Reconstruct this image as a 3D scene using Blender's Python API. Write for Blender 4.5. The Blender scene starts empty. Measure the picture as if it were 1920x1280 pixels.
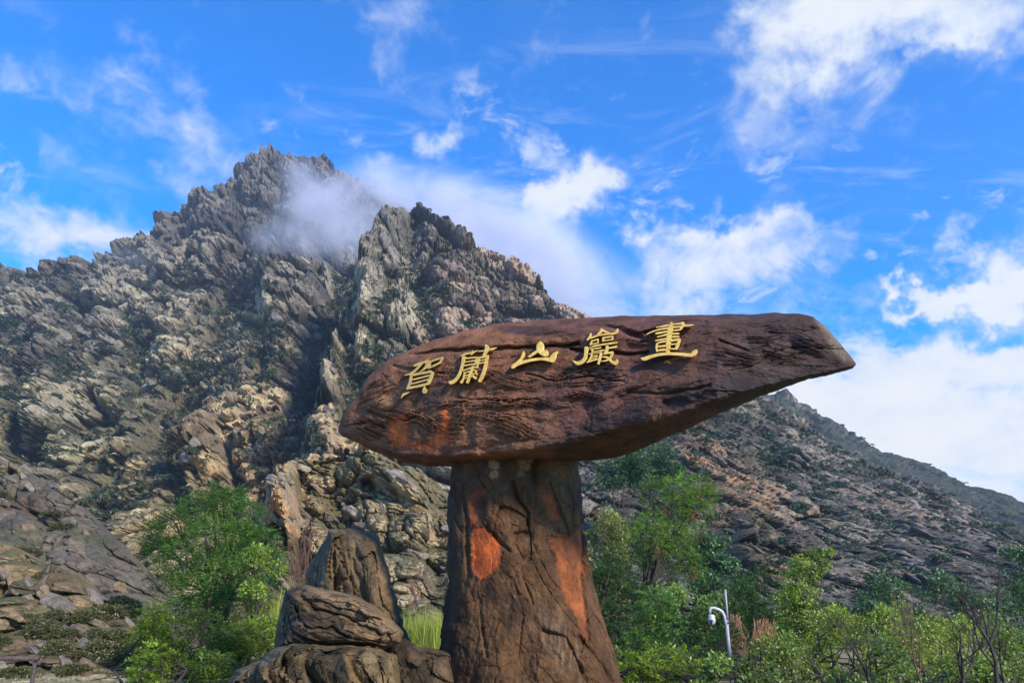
import bpy, math, random
import numpy as np

# ------------------------------------------------------------------ camera, sky, sun, exposure
scene = bpy.context.scene
COL = scene.collection
F_PX, PITCH, CAM_H = 1400.0, math.radians(20.0), 1.6       # focal length in pixels of a 1920 wide frame
cam_data = bpy.data.cameras.new("camera"); cam_data.lens = 36.0 * F_PX / 1920.0
cam_data.sensor_width = 36.0; cam_data.clip_start = 0.1; cam_data.clip_end = 6000.0
cam = bpy.data.objects.new("camera", cam_data); COL.objects.link(cam)
cam.location = (0, 0, CAM_H); cam.rotation_euler = (math.radians(90) + PITCH, 0, 0)
scene.camera = cam

TO_SUN = np.array((0.62, -0.70, 0.53)); TO_SUN = TO_SUN / np.linalg.norm(TO_SUN)
SUN_EL = math.asin(TO_SUN[2]); SUN_AZ = math.atan2(TO_SUN[0], TO_SUN[1])
sun_data = bpy.data.lights.new("sun", 'SUN'); sun_data.energy = 3.9; sun_data.angle = math.radians(8.0)
sun_data.color = (1.0, 0.92, 0.80)
sun = bpy.data.objects.new("sun", sun_data); COL.objects.link(sun)
from mathutils import Vector
sun.rotation_euler = Vector(TO_SUN.tolist()).to_track_quat('Z', 'Y').to_euler()

scene.view_settings.view_transform = 'Standard'; scene.view_settings.look = 'None'
scene.view_settings.exposure = 0.64; scene.view_settings.gamma = 1.0
scene.view_settings.use_curve_mapping = False
scene.cycles.use_denoising = True
scene.cycles.volume_bounces = 3
scene.cycles.max_bounces = 6; scene.cycles.diffuse_bounces = 3; scene.cycles.transmission_bounces = 3
scene.cycles.volume_step_rate = 1.0

class NT:
    """tiny helper to write node trees"""
    def __init__(s, tree): s.t = tree; s.n = tree.nodes; s.l = tree.links
    def new(s, typ, **kw):
        n = s.n.new(typ)
        for k, v in kw.items(): setattr(n, k, v)
        return n
    def put(s, sock, v):
        if isinstance(v, bpy.types.NodeSocket): s.l.new(v, sock)
        elif v is not None: sock.default_value = v
    def math(s, op, a, b=None, c=None, clamp=False):
        n = s.new('ShaderNodeMath', operation=op, use_clamp=clamp)
        s.put(n.inputs[0], a); s.put(n.inputs[1], b)
        if c is not None: s.put(n.inputs[2], c)
        return n.outputs[0]
    def vec(s, op, a, b=None):
        n = s.new('ShaderNodeVectorMath', operation=op); s.put(n.inputs[0], a)
        if op == 'SCALE': s.put(n.inputs['Scale'], b)
        else: s.put(n.inputs[1], b)
        return n.outputs['Value'] if op in ('DISTANCE', 'LENGTH', 'DOT_PRODUCT') else n.outputs[0]
    def noise(s, vec, scale, detail=4, rough=0.55, dist=0.0):
        n = s.new('ShaderNodeTexNoise'); s.put(n.inputs['Vector'], vec)
        n.inputs['Scale'].default_value = scale; n.inputs['Detail'].default_value = detail
        n.inputs['Roughness'].default_value = rough; n.inputs['Distortion'].default_value = dist
        return n.outputs[0]
    def smooth(s, v, a, b, c=0.0, d=1.0, kind='SMOOTHSTEP'):
        n = s.new('ShaderNodeMapRange', interpolation_type=kind)
        s.put(n.inputs[0], v); n.inputs[1].default_value = a; n.inputs[2].default_value = b
        n.inputs[3].default_value = c; n.inputs[4].default_value = d
        return n.outputs[0]
    def mix(s, f, a, b, blend='MIX'):
        n = s.new('ShaderNodeMix', data_type='RGBA', blend_type=blend)
        s.put(n.inputs[0], f); s.put(n.inputs[6], a); s.put(n.inputs[7], b)
        return n.outputs[2]

def rgb(r, g, b): return (r, g, b, 1.0)

world = bpy.data.worlds.new("World"); scene.world = world; world.use_nodes = True
W = NT(world.node_tree); W.n.clear()
def dir_of(px, py):
    xc, yc = (px - 960) / F_PX, (640 - py) / F_PX
    d = np.array((xc, math.cos(PITCH) - yc * math.sin(PITCH), math.sin(PITCH) + yc * math.cos(PITCH)))
    return d / np.linalg.norm(d)
def build_sky():
    sky = W.new('ShaderNodeTexSky', sky_type='NISHITA'); sky.sun_disc = False
    sky.sun_elevation = SUN_EL; sky.sun_rotation = SUN_AZ
    sky.altitude = 1400; sky.air_density = 1.0; sky.dust_density = 0.25; sky.ozone_density = 3.0
    hs = W.new('ShaderNodeHueSaturation'); hs.inputs['Saturation'].default_value = 1.62
    hs.inputs['Hue'].default_value = 0.497
    W.put(hs.inputs['Color'], sky.outputs[0])
    hs.inputs['Value'].default_value = 1.42
    blue = W.mix(1.0, hs.outputs[0], rgb(.72, .88, 1.12), 'MULTIPLY')
    d = W.new('ShaderNodeTexCoord').outputs['Generated']
    sp = W.new('ShaderNodeSeparateXYZ'); W.put(sp.inputs[0], d)
    az = W.math('ARCTAN2', sp.outputs[0], sp.outputs[1]); el = W.math('ARCSINE', sp.outputs[2])
    # cloud layer: noise on a plane overhead, so that clouds flatten towards the horizon
    zz = W.math('ADD', W.math('MAXIMUM', sp.outputs[2], 0.0), 0.22)
    cb = W.new('ShaderNodeCombineXYZ'); W.put(cb.inputs[0], W.math('DIVIDE', sp.outputs[0], zz)); W.put(cb.inputs[1], W.math('DIVIDE', sp.outputs[1], zz))
    plane = cb.outputs[0]
    n1 = W.noise(plane, 3.3, 8, 0.60, 0.5)
    n2 = W.noise(plane, 1.1, 3, 0.5)
    n3 = W.noise(d, 17.0, 6, 0.62, 0.6)
    # warped angles for the cloud banks
    wz = W.math('MULTIPLY', W.math('SUBTRACT', W.noise(d, 7.0, 5, 0.6), 0.5), 0.34)
    we = W.math('MULTIPLY', W.math('SUBTRACT', W.noise(W.vec('ADD', d, (7.3, 1.7, 4.1)), 7.0, 5, 0.6), 0.5), 0.26)
    az_w = W.math('ADD', az, wz); el_w = W.math('ADD', el, we)
    banks = [  # px, py, half-width px, half-height px, weight, tilt (radians, + = rising right)
        (60, 430, 180, 62, .66, .05), (210, 205, 120, 28, .16, .1), (60, 240, 100, 32, .24, -.2), (275, 130, 120, 26, .10, 0),
        (690, 25, 110, 45, .24, -.5), (790, 60, 50, 60, .14, .9), (1055, 378, 66, 42, .85, .25), (1205, 412, 26, 18, .40, 0), (1000, 275, 18, 14, .4, 0),
        (1345, 370, 34, 26, .25, .6), (812, 282, 44, 42, .55, .3), (1390, 500, 190, 48, .46, -.02), (1500, 405, 110, 30, .30, .1), (1330, 450, 110, 30, .32, 0),
        (1740, 25, 240, 62, .74, -.10), (1545, 25, 70, 40, .25, 0), (1780, 105, 50, 16, .3, .1), (1755, 455, 66, 16, .32, .35), (1750, 562, 66, 15, .60, 0),
        (1890, 505, 80, 34, .60, .3), (1890, 390, 30, 14, .4, 0), (1880, 330, 60, 16, .2, .3), (1690, 690, 260, 45, .36, .0), (1760, 830, 330, 105, .85, -.3),
        (1880, 640, 110, 34, .5, 0), (1250, 560, 160, 50, .38, 0), (440, 280, 40, 30, .20, .5), (430, 205, 60, 26, .14, -.3),
    ]
    total = None
    for (px, py, hw, hh, wt, tilt) in banks:
        c = dir_of(px, py); a0 = math.atan2(c[0], c[1]); e0 = math.asin(c[2])
        sa = F_PX * 1.05 / max(0.5, math.cos(e0)) * 1.0; sx = hw / F_PX / math.cos(e0); sy = hh / F_PX
        da = W.math('SUBTRACT', az_w, a0); de = W.math('SUBTRACT', el_w, e0)
        ct, st = math.cos(tilt), math.sin(tilt)
        u = W.math('MULTIPLY_ADD', da, ct / sx, W.math('MULTIPLY', de, st / sx))
        v = W.math('MULTIPLY_ADD', da, -st / sy, W.math('MULTIPLY', de, ct / sy))
        r2 = W.math('ADD', W.math('MULTIPLY', u, u), W.math('MULTIPLY', v, v))
        g = W.math('MULTIPLY', W.math('EXPONENT', W.math('MULTIPLY', r2, -0.8)), wt)
        total = g if total is None else W.math('ADD', total, g)
    scat = W.math('MULTIPLY', W.smooth(n2, 0.38, 0.70), 0.22)
    lo = W.smooth(el, 0.50, 0.02, 0.0, 0.18)                 # more cloud low over the horizon all around
    dens = W.math('ADD', W.math('ADD', total, scat), lo)
    tex = W.math('ADD', W.math('MULTIPLY', W.math('SUBTRACT', n1, 0.5), 1.05), W.math('MULTIPLY', W.math('SUBTRACT', n3, 0.5), 0.75))
    mask = W.smooth(W.math('ADD', dens, tex), 0.12, 0.80, 0.0, 1.0)
    mp = W.new('ShaderNodeMapping'); W.put(mp.inputs['Vector'], plane); mp.inputs['Rotation'].default_value = (0, 0, .5); mp.inputs['Scale'].default_value = (1.0, 2.3, 1.0)
    n5 = W.noise(mp.outputs[0], 3.6, 9, .68, .9); n6 = W.noise(mp.outputs[0], 1.0, 3, .5)
    wisp = W.math('MULTIPLY', W.math('MULTIPLY', W.smooth(n5, .47, .74), W.smooth(n6, .36, .62)), 0.62)
    n7 = W.noise(plane, 7.5, 7, .6, .4); puff = W.math('MULTIPLY', W.math('MULTIPLY', W.smooth(n7, .54, .70), W.smooth(n6, .38, .54)), 0.80)
    mask = W.math('MAXIMUM', mask, W.math('MAXIMUM', wisp, puff))
    shade = W.smooth(W.math('ADD', tex, W.math('MULTIPLY', dens, 0.35)), -0.1, 0.5)
    white = W.mix(shade, rgb(2.9, 3.35, 4.0), rgb(3.9, 4.0, 4.1))
    colr = W.mix(mask, blue, white)
    bg = W.new('ShaderNodeBackground'); bg.inputs['Strength'].default_value = 0.15
    W.put(bg.inputs['Color'], colr)
    out = W.new('ShaderNodeOutputWorld'); W.l.new(bg.outputs[0], out.inputs['Surface'])
build_sky()

# ------------------------------------------------------------------ helpers
def ray(px, py):
    px = np.asarray(px, float); py = np.asarray(py, float)
    xc, yc = (px - 960) / F_PX, (640 - py) / F_PX
    dy = math.cos(PITCH) - yc * math.sin(PITCH); dz = math.sin(PITCH) + yc * math.cos(PITCH)
    return xc / dy, dz / dy                                   # x and z per metre of depth
def at(px, py, Y):
    """world point at depth Y (metres along +Y) seen in direction of a photograph pixel"""
    rx, rz = ray(px, py); Y = np.asarray(Y, float)
    return np.stack(np.broadcast_arrays(rx * Y, Y, CAM_H + rz * Y), -1)
def interp(pts, x):
    p = np.array(pts, float); return np.interp(x, p[:, 0], p[:, 1])
def interp_s(pts, x):
    """smooth interpolation through points"""
    p = np.array(pts, float); xs = np.linspace(p[0, 0], p[-1, 0], 400); ys = np.interp(xs, p[:, 0], p[:, 1])
    k = np.hanning(15); k /= k.sum(); ys = np.convolve(np.pad(ys, 7, 'edge'), k, 'valid')
    return np.interp(x, xs, ys)
def sstep(a, b, x):
    t = np.clip((x - a) / (b - a), 0, 1); return t * t * (3 - 2 * t)

U = np.uint32
def hash3(ix, iy, iz, seed):
    with np.errstate(over='ignore'):
        h = ix.astype(np.int64).astype(U) * U(374761393) + iy.astype(np.int64).astype(U) * U(668265263) + iz.astype(np.int64).astype(U) * U(2246822519) + U((seed * 3266489917) & 0xffffffff)
        h = (h ^ (h >> U(13))) * U(1274126177); h = (h ^ (h >> U(15))) * U(2654435761)
        return h ^ (h >> U(16))
def h01(h, k):
    with np.errstate(over='ignore'):
        g = (h + U((k * 0x9E3779B9) & 0xffffffff)) * U(0x85EBCA6B); g = (g ^ (g >> U(13))) * U(0xC2B2AE35); g = g ^ (g >> U(16))
    return g.astype(np.float32) * np.float32(1.0 / 4294967296.0)
def vnoise(P, seed=0):
    P = np.asarray(P, np.float32); i = np.floor(P); f = P - i; f = f * f * f * (f * (f * 6 - 15) + 10)
    ii = i.astype(np.int32); r = np.zeros(P.shape[0], np.float32)
    for dx in (0, 1):
        wx = f[:, 0] if dx else 1 - f[:, 0]
        for dy in (0, 1):
            wy = f[:, 1] if dy else 1 - f[:, 1]
            for dz in (0, 1):
                wz = f[:, 2] if dz else 1 - f[:, 2]
                r += wx * wy * wz * h01(hash3(ii[:, 0] + dx, ii[:, 1] + dy, ii[:, 2] + dz, seed), 1)
    return r * 2 - 1
def fbm(P, octaves=4, seed=0, gain=0.5, ridged=False):
    s = 0; a = 1.0; t = 0; Q = np.asarray(P, np.float32)
    for o in range(octaves):
        n = vnoise(Q, seed + o * 17)
        s = s + a * ((1 - 2 * np.abs(n)) if ridged else n); t += a; a *= gain; Q = Q * 2.03 + 11.7
    return s / t
def voronoi(P, seed=0, jitter=0.9):
    """F1, F2, id hash and the vector from the nearest cell point"""
    P = np.asarray(P, np.float32); N = P.shape[0]
    F1 = np.empty(N, np.float32); F2 = np.empty(N, np.float32); ID = np.empty(N, U); R = np.empty((N, 3), np.float32)
    for s in range(0, N, 120000):
        p = P[s:s + 120000]; i = np.floor(p).astype(np.int32); n = len(p)
        f1 = np.full(n, 99, np.float32); f2 = f1.copy(); idd = np.zeros(n, U); rr = np.zeros((n, 3), np.float32)
        for dx in (-1, 0, 1):
            for dy in (-1, 0, 1):
                for dz in (-1, 0, 1):
                    h = hash3(i[:, 0] + dx, i[:, 1] + dy, i[:, 2] + dz, seed)
                    v = np.empty((n, 3), np.float32)
                    for k, dd in enumerate((dx, dy, dz)):
                        v[:, k] = p[:, k] - (i[:, k] + dd + 0.5 + jitter * (h01(h, k + 2) - 0.5))
                    d = np.sqrt((v * v).sum(1)); m = d < f1
                    f2 = np.where(m, f1, np.minimum(f2, d)); f1 = np.where(m, d, f1)
                    idd = np.where(m, h, idd); rr[m] = v[m]
        F1[s:s + n] = f1; F2[s:s + n] = f2; ID[s:s + n] = idd; R[s:s + n] = rr
    return F1, F2, ID, R
def bedding(dip=33.0, lean=0.25, sa=2.0, sb=1.4):
    """matrix into the frame of the tilted rock beds (they dip down to the right)"""
    a = math.radians(dip); ec = np.array((math.sin(a), -lean, math.cos(a))); ec /= np.linalg.norm(ec)
    ea = np.array((math.cos(a), 0, -math.sin(a))); ea -= ec * ea.dot(ec); ea /= np.linalg.norm(ea); eb = np.cross(ec, ea)
    return np.stack((ea / sa, eb / sb, ec), 1).astype(np.float32)
def crag(P, M, levels, seed, crack=0.35, tilt=0.45, dome=.8):
    """blocky displacement: tilted facets of cells in the bedding frame, several sizes; also a tint per block"""
    P = np.asarray(P, np.float32); disp = np.zeros(len(P), np.float32); tint = np.zeros(len(P), np.float32); cr = np.zeros(len(P), np.float32)
    for o, (L, A) in enumerate(levels):
        q = (P @ M) / L
        w = np.stack((vnoise(P / (L * 1.3), seed + 50 + o), vnoise(P / (L * 1.3) + 31.7, seed + 60 + o), vnoise(P / (L * 1.3) + 77.1, seed + 70 + o)), 1)
        F1, F2, ID, R = voronoi(q + 0.28 * w, seed + o)
        g = np.stack((h01(ID, 11) - .5, h01(ID, 12) - .5, h01(ID, 13) - .5), 1)
        edge = F2 - F1
        disp += A * ((h01(ID, 10) - .5) * 1.0 + tilt * (g * R).sum(1) * 1.6 - crack * np.exp(-edge * 9.0) + dome * (0.35 - F1 * F1))
        tint += (h01(ID, 14) - .5) * (0.75 ** o); cr = np.maximum(cr, np.exp(-edge * 12))
    return disp, tint, cr

def mesh_np(name, V, Fq, mat=None, smooth=False, cols=None, colname="tint"):
    V = np.asarray(V, np.float32).reshape(-1, 3); Fq = np.asarray(Fq, np.int32); k = Fq.shape[1]; n = len(Fq)
    me = bpy.data.meshes.new(name); me.vertices.add(len(V)); me.vertices.foreach_set('co', V.ravel())
    me.loops.add(n * k); me.loops.foreach_set('vertex_index', Fq.ravel())
    me.polygons.add(n); me.polygons.foreach_set('loop_start', np.arange(0, n * k, k, dtype=np.int32))
    me.polygons.foreach_set('loop_total', np.full(n, k, np.int32))
    me.polygons.foreach_set('use_smooth', np.full(n, smooth, bool))
    if cols is not None:
        at_ = me.color_attributes.new(colname, 'FLOAT_COLOR', 'POINT')
        c = np.ones((len(V), 4), np.float32); cols = np.asarray(cols, np.float32); c[:, :cols.shape[1]] = cols
        at_.data.foreach_set('color', c.ravel())
    me.update(calc_edges=True)
    if mat: me.materials.append(mat)
    return me
def obj(name, me, parent=None, label=None, cat=None, group=None, kind=None, loc=None, rot=None, scale=None):
    o = bpy.data.objects.new(name, me); COL.objects.link(o)
    if parent is not None: o.parent = parent
    if label: o['label'] = label
    if cat: o['category'] = cat
    if group: o['group'] = group
    if kind: o['kind'] = kind
    if loc is not None: o.location = [float(v) for v in loc]
    if rot is not None: o.rotation_euler = [float(v) for v in rot]
    if scale is not None: o.scale = [float(v) for v in (scale if hasattr(scale, '__len__') else (scale,) * 3)]
    return o
def grid_faces(nr, nc, wrap=False):
    r = np.arange(nr - 1)[:, None]; c = np.arange(nc if wrap else nc - 1)[None, :]; c2 = (c + 1) % nc
    return np.stack((r * nc + c, r * nc + c2, (r + 1) * nc + c2, (r + 1) * nc + c), -1).reshape(-1, 4)
def tube(pts, rad, n=7, cap=True):
    pts = np.asarray(pts, float); rad = np.broadcast_to(np.asarray(rad, float), (len(pts),)); T = np.gradient(pts, axis=0)
    T /= np.linalg.norm(T, axis=1)[:, None] + 1e-9
    up = np.array((0.3, 0.2, 1.0)) if abs(T[0][2]) < 0.9 else np.array((1.0, 0.1, 0)); V = []
    for i in range(len(pts)):
        a = np.cross(up, T[i]); a /= np.linalg.norm(a) + 1e-9; b = np.cross(T[i], a); up = b
        th = np.linspace(0, 2 * math.pi, n, endpoint=False)
        V.append(pts[i] + rad[i] * (np.cos(th)[:, None] * a + np.sin(th)[:, None] * b))
    V = np.concatenate(V); Fq = grid_faces(len(pts), n, True)
    if cap:
        V = np.concatenate((V, pts[:1], pts[-1:])); m = len(V); k = np.arange(n); k2 = (k + 1) % n; e = (len(pts) - 1) * n
        Fq = np.concatenate((Fq, np.stack((k2, k, np.full(n, m - 2), np.full(n, m - 2)), 1), np.stack((e + k, e + k2, np.full(n, m - 1), np.full(n, m - 1)), 1)))
    return V, Fq
def join(parts):
    Vs, Fs, o = [], [], 0
    for V, Fq in parts: Vs.append(V); Fs.append(np.asarray(Fq) + o); o += len(V)
    return np.concatenate(Vs), np.concatenate(Fs)
def fix_tris(V, Fq, mat, name, smooth=False, cols=None):
    """quads with a repeated last corner become triangles"""
    Fq = np.asarray(Fq); t = Fq[:, 2] == Fq[:, 3]
    me = bpy.data.meshes.new(name)
    loops = np.concatenate((Fq[~t].ravel(), Fq[t][:, :3].ravel())); nq, ntr = int((~t).sum()), int(t.sum())
    tot = np.concatenate((np.full(nq, 4), np.full(ntr, 3))).astype(np.int32); st = np.concatenate(([0], np.cumsum(tot)[:-1])).astype(np.int32)
    me.vertices.add(len(V)); me.vertices.foreach_set('co', np.asarray(V, np.float32).ravel())
    me.loops.add(len(loops)); me.loops.foreach_set('vertex_index', loops.astype(np.int32))
    me.polygons.add(len(tot)); me.polygons.foreach_set('loop_start', st); me.polygons.foreach_set('loop_total', tot)
    me.polygons.foreach_set('use_smooth', np.full(len(tot), smooth, bool))
    me.update(calc_edges=True); me.validate()
    if mat: me.materials.append(mat)
    return me

# ------------------------------------------------------------------ materials
def new_mat(name):
    m = bpy.data.materials.new(name); m.use_nodes = True; t = NT(m.node_tree); t.n.clear()
    out = t.new('ShaderNodeOutputMaterial'); b = t.new('ShaderNodeBsdfPrincipled'); t.l.new(b.outputs[0], out.inputs[0])
    return m, t, b, out
def attr(t, name="tint"):
    n = t.new('ShaderNodeAttribute', attribute_name=name); return n.outputs['Color']
def bump(t, b, h, strength, dist):
    n = t.new('ShaderNodeBump'); n.inputs['Strength'].default_value = strength; n.inputs['Distance'].default_value = dist
    t.put(n.inputs['Height'], h); t.l.new(n.outputs[0], b.inputs['Normal'])
def mat_terrain(name, scale, bump_d, rough=0.92):
    """colour comes from the 'tint' attribute (block colour), grain and fine relief from noise"""
    m, t, b, out = new_mat(name); pos = t.new('ShaderNodeNewGeometry').outputs['Position']
    n1 = t.noise(pos, scale, 6, 0.65); n2 = t.noise(pos, scale * 6, 4, 0.6)
    c = t.mix(1.0, attr(t), t.mix(t.smooth(n1, .3, .7), rgb(.63, .60, .56), rgb(1.34, 1.32, 1.24)), 'MULTIPLY')
    c = t.mix(0.8, c, t.mix(t.smooth(n2, .3, .7), rgb(.73, .72, .69), rgb(1.25, 1.22, 1.16)), 'MULTIPLY')
    t.put(b.inputs['Base Color'], c); b.inputs['Roughness'].default_value = rough; b.inputs['Specular IOR Level'].default_value = 0.25
    bump(t, b, t.math('ADD', n1, t.math('MULTIPLY', n2, 0.4)), 0.9, bump_d)
    return m
def mat_rockpiece(name, scale, base):
    m, t, b, out = new_mat(name); tc = t.new('ShaderNodeTexCoord').outputs['Object']
    inf = t.new('ShaderNodeObjectInfo')
    cmb = t.vec('ADD', tc, t.vec('SCALE', inf.outputs['Location'], 0.37))
    n1 = t.noise(cmb, scale, 6, 0.65); n2 = t.noise(cmb, scale * 5, 4, 0.6)
    c = t.mix(t.smooth(n1, .3, .7), rgb(*[v * .6 for v in base]), rgb(*[v * 1.35 for v in base]))
    hs = t.new('ShaderNodeHueSaturation'); t.put(hs.inputs['Color'], c)
    t.put(hs.inputs['Value'], t.smooth(inf.outputs['Random'], 0, 1, .6, 1.3, 'LINEAR')); t.put(hs.inputs['Saturation'], t.smooth(t.math('FRACT', t.math('MULTIPLY', inf.outputs['Random'], 7.3)), 0, 1, .6, 1.3, 'LINEAR'))
    c = t.mix(0.75, hs.outputs[0], t.mix(t.smooth(n2, .3, .7), rgb(.69, .68, .65), rgb(1.25, 1.22, 1.16)), 'MULTIPLY')
    t.put(b.inputs['Base Color'], c); b.inputs['Roughness'].default_value = .9; b.inputs['Specular IOR Level'].default_value = .25
    bump(t, b, t.math('ADD', n1, t.math('MULTIPLY', n2, .4)), .9, .12)
    return m
def mat_leaf(name, col, var=0.35, trans=0.35):
    m, t, b, out = new_mat(name); t.n.remove(b)
    n = attr(t, "tint"); c = t.mix(1.0, rgb(*col), n, 'MULTIPLY')
    d = t.new('ShaderNodeBsdfDiffuse'); tr = t.new('ShaderNodeBsdfTranslucent'); g = t.new('ShaderNodeBsdfGlossy')
    t.put(d.inputs['Color'], c); t.put(tr.inputs['Color'], t.mix(1.0, c, rgb(1.5, 1.5, .7), 'MULTIPLY'))
    mx = t.new('ShaderNodeMixShader'); mx.inputs[0].default_value = trans; t.l.new(d.outputs[0], mx.inputs[1]); t.l.new(tr.outputs[0], mx.inputs[2])
    t.put(g.inputs['Color'], rgb(.9, .95, .9)); g.inputs['Roughness'].default_value = .5
    m2 = t.new('ShaderNodeMixShader'); m2.inputs[0].default_value = .04; t.l.new(mx.outputs[0], m2.inputs[1]); t.l.new(g.outputs[0], m2.inputs[2])
    t.l.new(m2.outputs[0], out.inputs[0])
    return m
def mat_plain(name, col, rough=.6, metal=0.0, nscale=20, nvar=.25, bd=0.0, spec=.5):
    m, t, b, out = new_mat(name); tc = t.new('ShaderNodeTexCoord').outputs['Object']
    n = t.noise(tc, nscale, 5, .6)
    t.put(b.inputs['Base Color'], t.mix(t.smooth(n, .3, .7), rgb(*[v * (1 - nvar) for v in col]), rgb(*[v * (1 + nvar) for v in col])))
    b.inputs['Roughness'].default_value = rough; b.inputs['Metallic'].default_value = metal; b.inputs['Specular IOR Level'].default_value = spec
    if bd: bump(t, b, n, .7, bd)
    return m
# ------------------------------------------------------------------ terrain
def pdist(poly, X, Y):
    """distance in pixels to a polyline"""
    best = np.full(X.shape, 1e9); p = np.array(poly, float)
    for (ax, ay), (bx, by) in zip(p[:-1], p[1:]):
        dx, dy = bx - ax, by - ay; t = np.clip(((X - ax) * dx + (Y - ay) * dy) / (dx * dx + dy * dy + 1e-9), 0, 1)
        best = np.minimum(best, np.hypot(X - ax - t * dx, Y - ay - t * dy))
    return best
class Sheet: pass
def sheet(name, px0, px1, nc, nr, crest, foot, yf, yc, macro, M, levels, seed, push, colour, mat, label=None, crack=.35, back=7, back_y=70, back_z=55, power=1.0, tilt=.45, dome=.8, fine=None, crest_n=None):
    """a slope of ground: rows climb from the foot line to the crest line, then fall away behind it"""
    cx = np.linspace(px0, px1, nc); v = np.linspace(0, 1, nr)[:, None]
    top = interp(crest, cx)[None, :]; bot = interp(foot, cx)[None, :]
    PX = np.broadcast_to(cx[None, :], (nr, nc)).copy(); PY = bot + (top - bot) * v
    if crest_n:
        jag = 0
        for L, A in crest_n:
            w = cx / L + .4 * vnoise(np.stack((cx / L * 1.7, 0 * cx, 0 * cx), 1), seed); i = np.floor(w); h = h01(hash3(i, i * 0, i * 0, seed + int(L)), 1); h2 = h01(hash3(i, i * 0, i * 0, seed + int(L)), 2) - .5
            jag = jag + A * (h - .5 + h2 * (w - i - .5) * 1.6)
        PY = PY - jag[None, :] * v ** 7
    y0 = interp(yf, cx)[None, :]; y1 = interp(yc, cx)[None, :]
    Y = y0 * (y1 / y0) ** (v ** power)
    if macro: 
        wv = 1.0
        Y = Y * (1 + macro(PX, PY) * wv)
    P = at(PX, PY, Y)
    k = np.linspace(0, 1, back + 1)[1:, None, None]
    B = P[-1][None] + np.concatenate((np.zeros((back, nc, 1)), k * back_y + 0 * P[-1][None, :, :1], -back_z * k ** 1.5 + 0 * P[-1][None, :, :1]), 2)
    G = np.concatenate((P, B), 0); R, C = G.shape[:2]; Q = G.reshape(-1, 3)
    d, tint, cr = crag(Q, M, levels, seed, crack, tilt, dome)
    if fine: d = d + fine[1] * fbm(Q / fine[0], 4, seed + 5)
    a = np.array((.10, -.95, .02)); b = np.array(push, float); b /= np.linalg.norm(b); top_w = np.concatenate((sstep(.95, 1, v[:, 0]) * .2, np.ones(back) * .3))[:, None, None]
    Q = Q + (d.reshape(R, C, 1) * (a + (b - a) * top_w)).reshape(-1, 3)
    # normals of the displaced grid for ledges
    g = Q.reshape(R, C, 3); du = np.gradient(g, axis=1); dv = np.gradient(g, axis=0); n = np.cross(du, dv); n /= np.linalg.norm(n, axis=2)[..., None] + 1e-9
    fpx = np.concatenate((PX, np.broadcast_to(PX[-1], (back, C)))).ravel(); fpy = np.concatenate((PY, np.broadcast_to(PY[-1], (back, C)))).ravel()
    low = -d / (np.std(d) + 1e-6); cols = colour(Q, n.reshape(-1, 3), tint, fpx, fpy, low)
    me = mesh_np(name, Q, grid_faces(R, C), mat, False, cols)
    o = obj(name, me, kind='structure', label=label)
    s = Sheet(); s.o = o; s.g = g[:nr]; s.n = n[:nr]; s.PX = PX; s.PY = PY; s.seed = seed; s.low = low.reshape(R, C)[:nr]
    return s
def mixc(a, b, t): return a + (b - a) * t[:, None]
def palette(rocks, veg, veg_amt, nscale, seed, special=None, crev=.8, gain=(1.25, 1.21, 1.05)):
    rocks = np.array(rocks, float) * np.array(gain); veg = np.array(veg, float)
    def f(Q, n, tint, px, py, low=None):
        t = np.clip(tint * .62 + .5 + .42 * fbm(Q / (nscale * 4), 3, seed + 3), 0, .999) * (len(rocks) - 1)
        i = t.astype(int); c = mixc(rocks[i], rocks[np.minimum(i + 1, len(rocks) - 1)], t - i)
        c = c * (1 + .28 * tint)[:, None]
        if special: c = special(c, Q, px, py)
        up = n[:, 2]; nz = fbm(Q / nscale, 4, seed + 9); n2 = fbm(Q / (nscale * .22), 3, seed + 19)
        va = veg_amt(px, py) if callable(veg_amt) else veg_amt
        m = sstep(.50, .80, up + .35 * nz + .30 * n2 + va)
        if low is not None: m = np.maximum(m, crev * sstep(.25, 1.0, low + .8 * nz + .5 * n2))
        vc = mixc(np.broadcast_to(veg[0], Q.shape), np.broadcast_to(veg[1], Q.shape), np.clip(.5 + n2, 0, 1))
        return mixc(c, vc, m * .9)
    return f

MT_FAR = mat_terrain('mountain_rock', .55, 1.2)
MT_MID = mat_terrain('hillside_rock', 1.1, .6)
MT_NEAR = mat_terrain('cliff_rock', 3.0, .16)

# --- main mountain with its summit
crest_main = [(-260, 520), (-60, 497), (0, 488), (20, 484), (75, 478), (130, 474), (190, 468), (240, 451), (264, 441), (276, 418), (310, 391), (348, 380), (358, 362), (368, 344), (382, 331), (420, 329), (446, 320), (468, 307), (488, 301), (490, 286), (510, 281), (545, 283), (570, 293), (590, 291), (612, 296), (640, 318), (700, 345), (760, 388), (850, 450), (960, 520), (1100, 610)]
gul_main = [([(430, 560), (390, 660), (365, 715), (325, 765), (270, 825), (170, 930)], 34, .17), ([(45, 640), (28, 760), (20, 860)], 26, .12), ([(655, 470), (645, 560), (600, 650), (560, 760)], 30, .16),
            ([(455, 480), (470, 560), (480, 640)], 22, .07), ([(250, 600), (260, 680), (230, 740)], 16, .05), ([(140, 560), (150, 640), (110, 700)], 18, .06), ([(600, 700), (560, 790), (480, 850)], 22, .08)]
but_main = [([(505, 500), (520, 590), (470, 690), (420, 760), (330, 850)], 42, .08), ([(60, 600), (75, 700), (60, 800)], 30, .05), ([(185, 660), (180, 760), (250, 860)], 44, .07), ([(320, 470), (300, 560), (290, 620)], 36, .05), ([(400, 370), (410, 450)], 30, .04), ([(530, 300), (540, 400)], 30, .03), ([(615, 610), (620, 700), (640, 790)], 26, .06), ([(115, 500), (120, 560)], 22, .04)]
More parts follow.
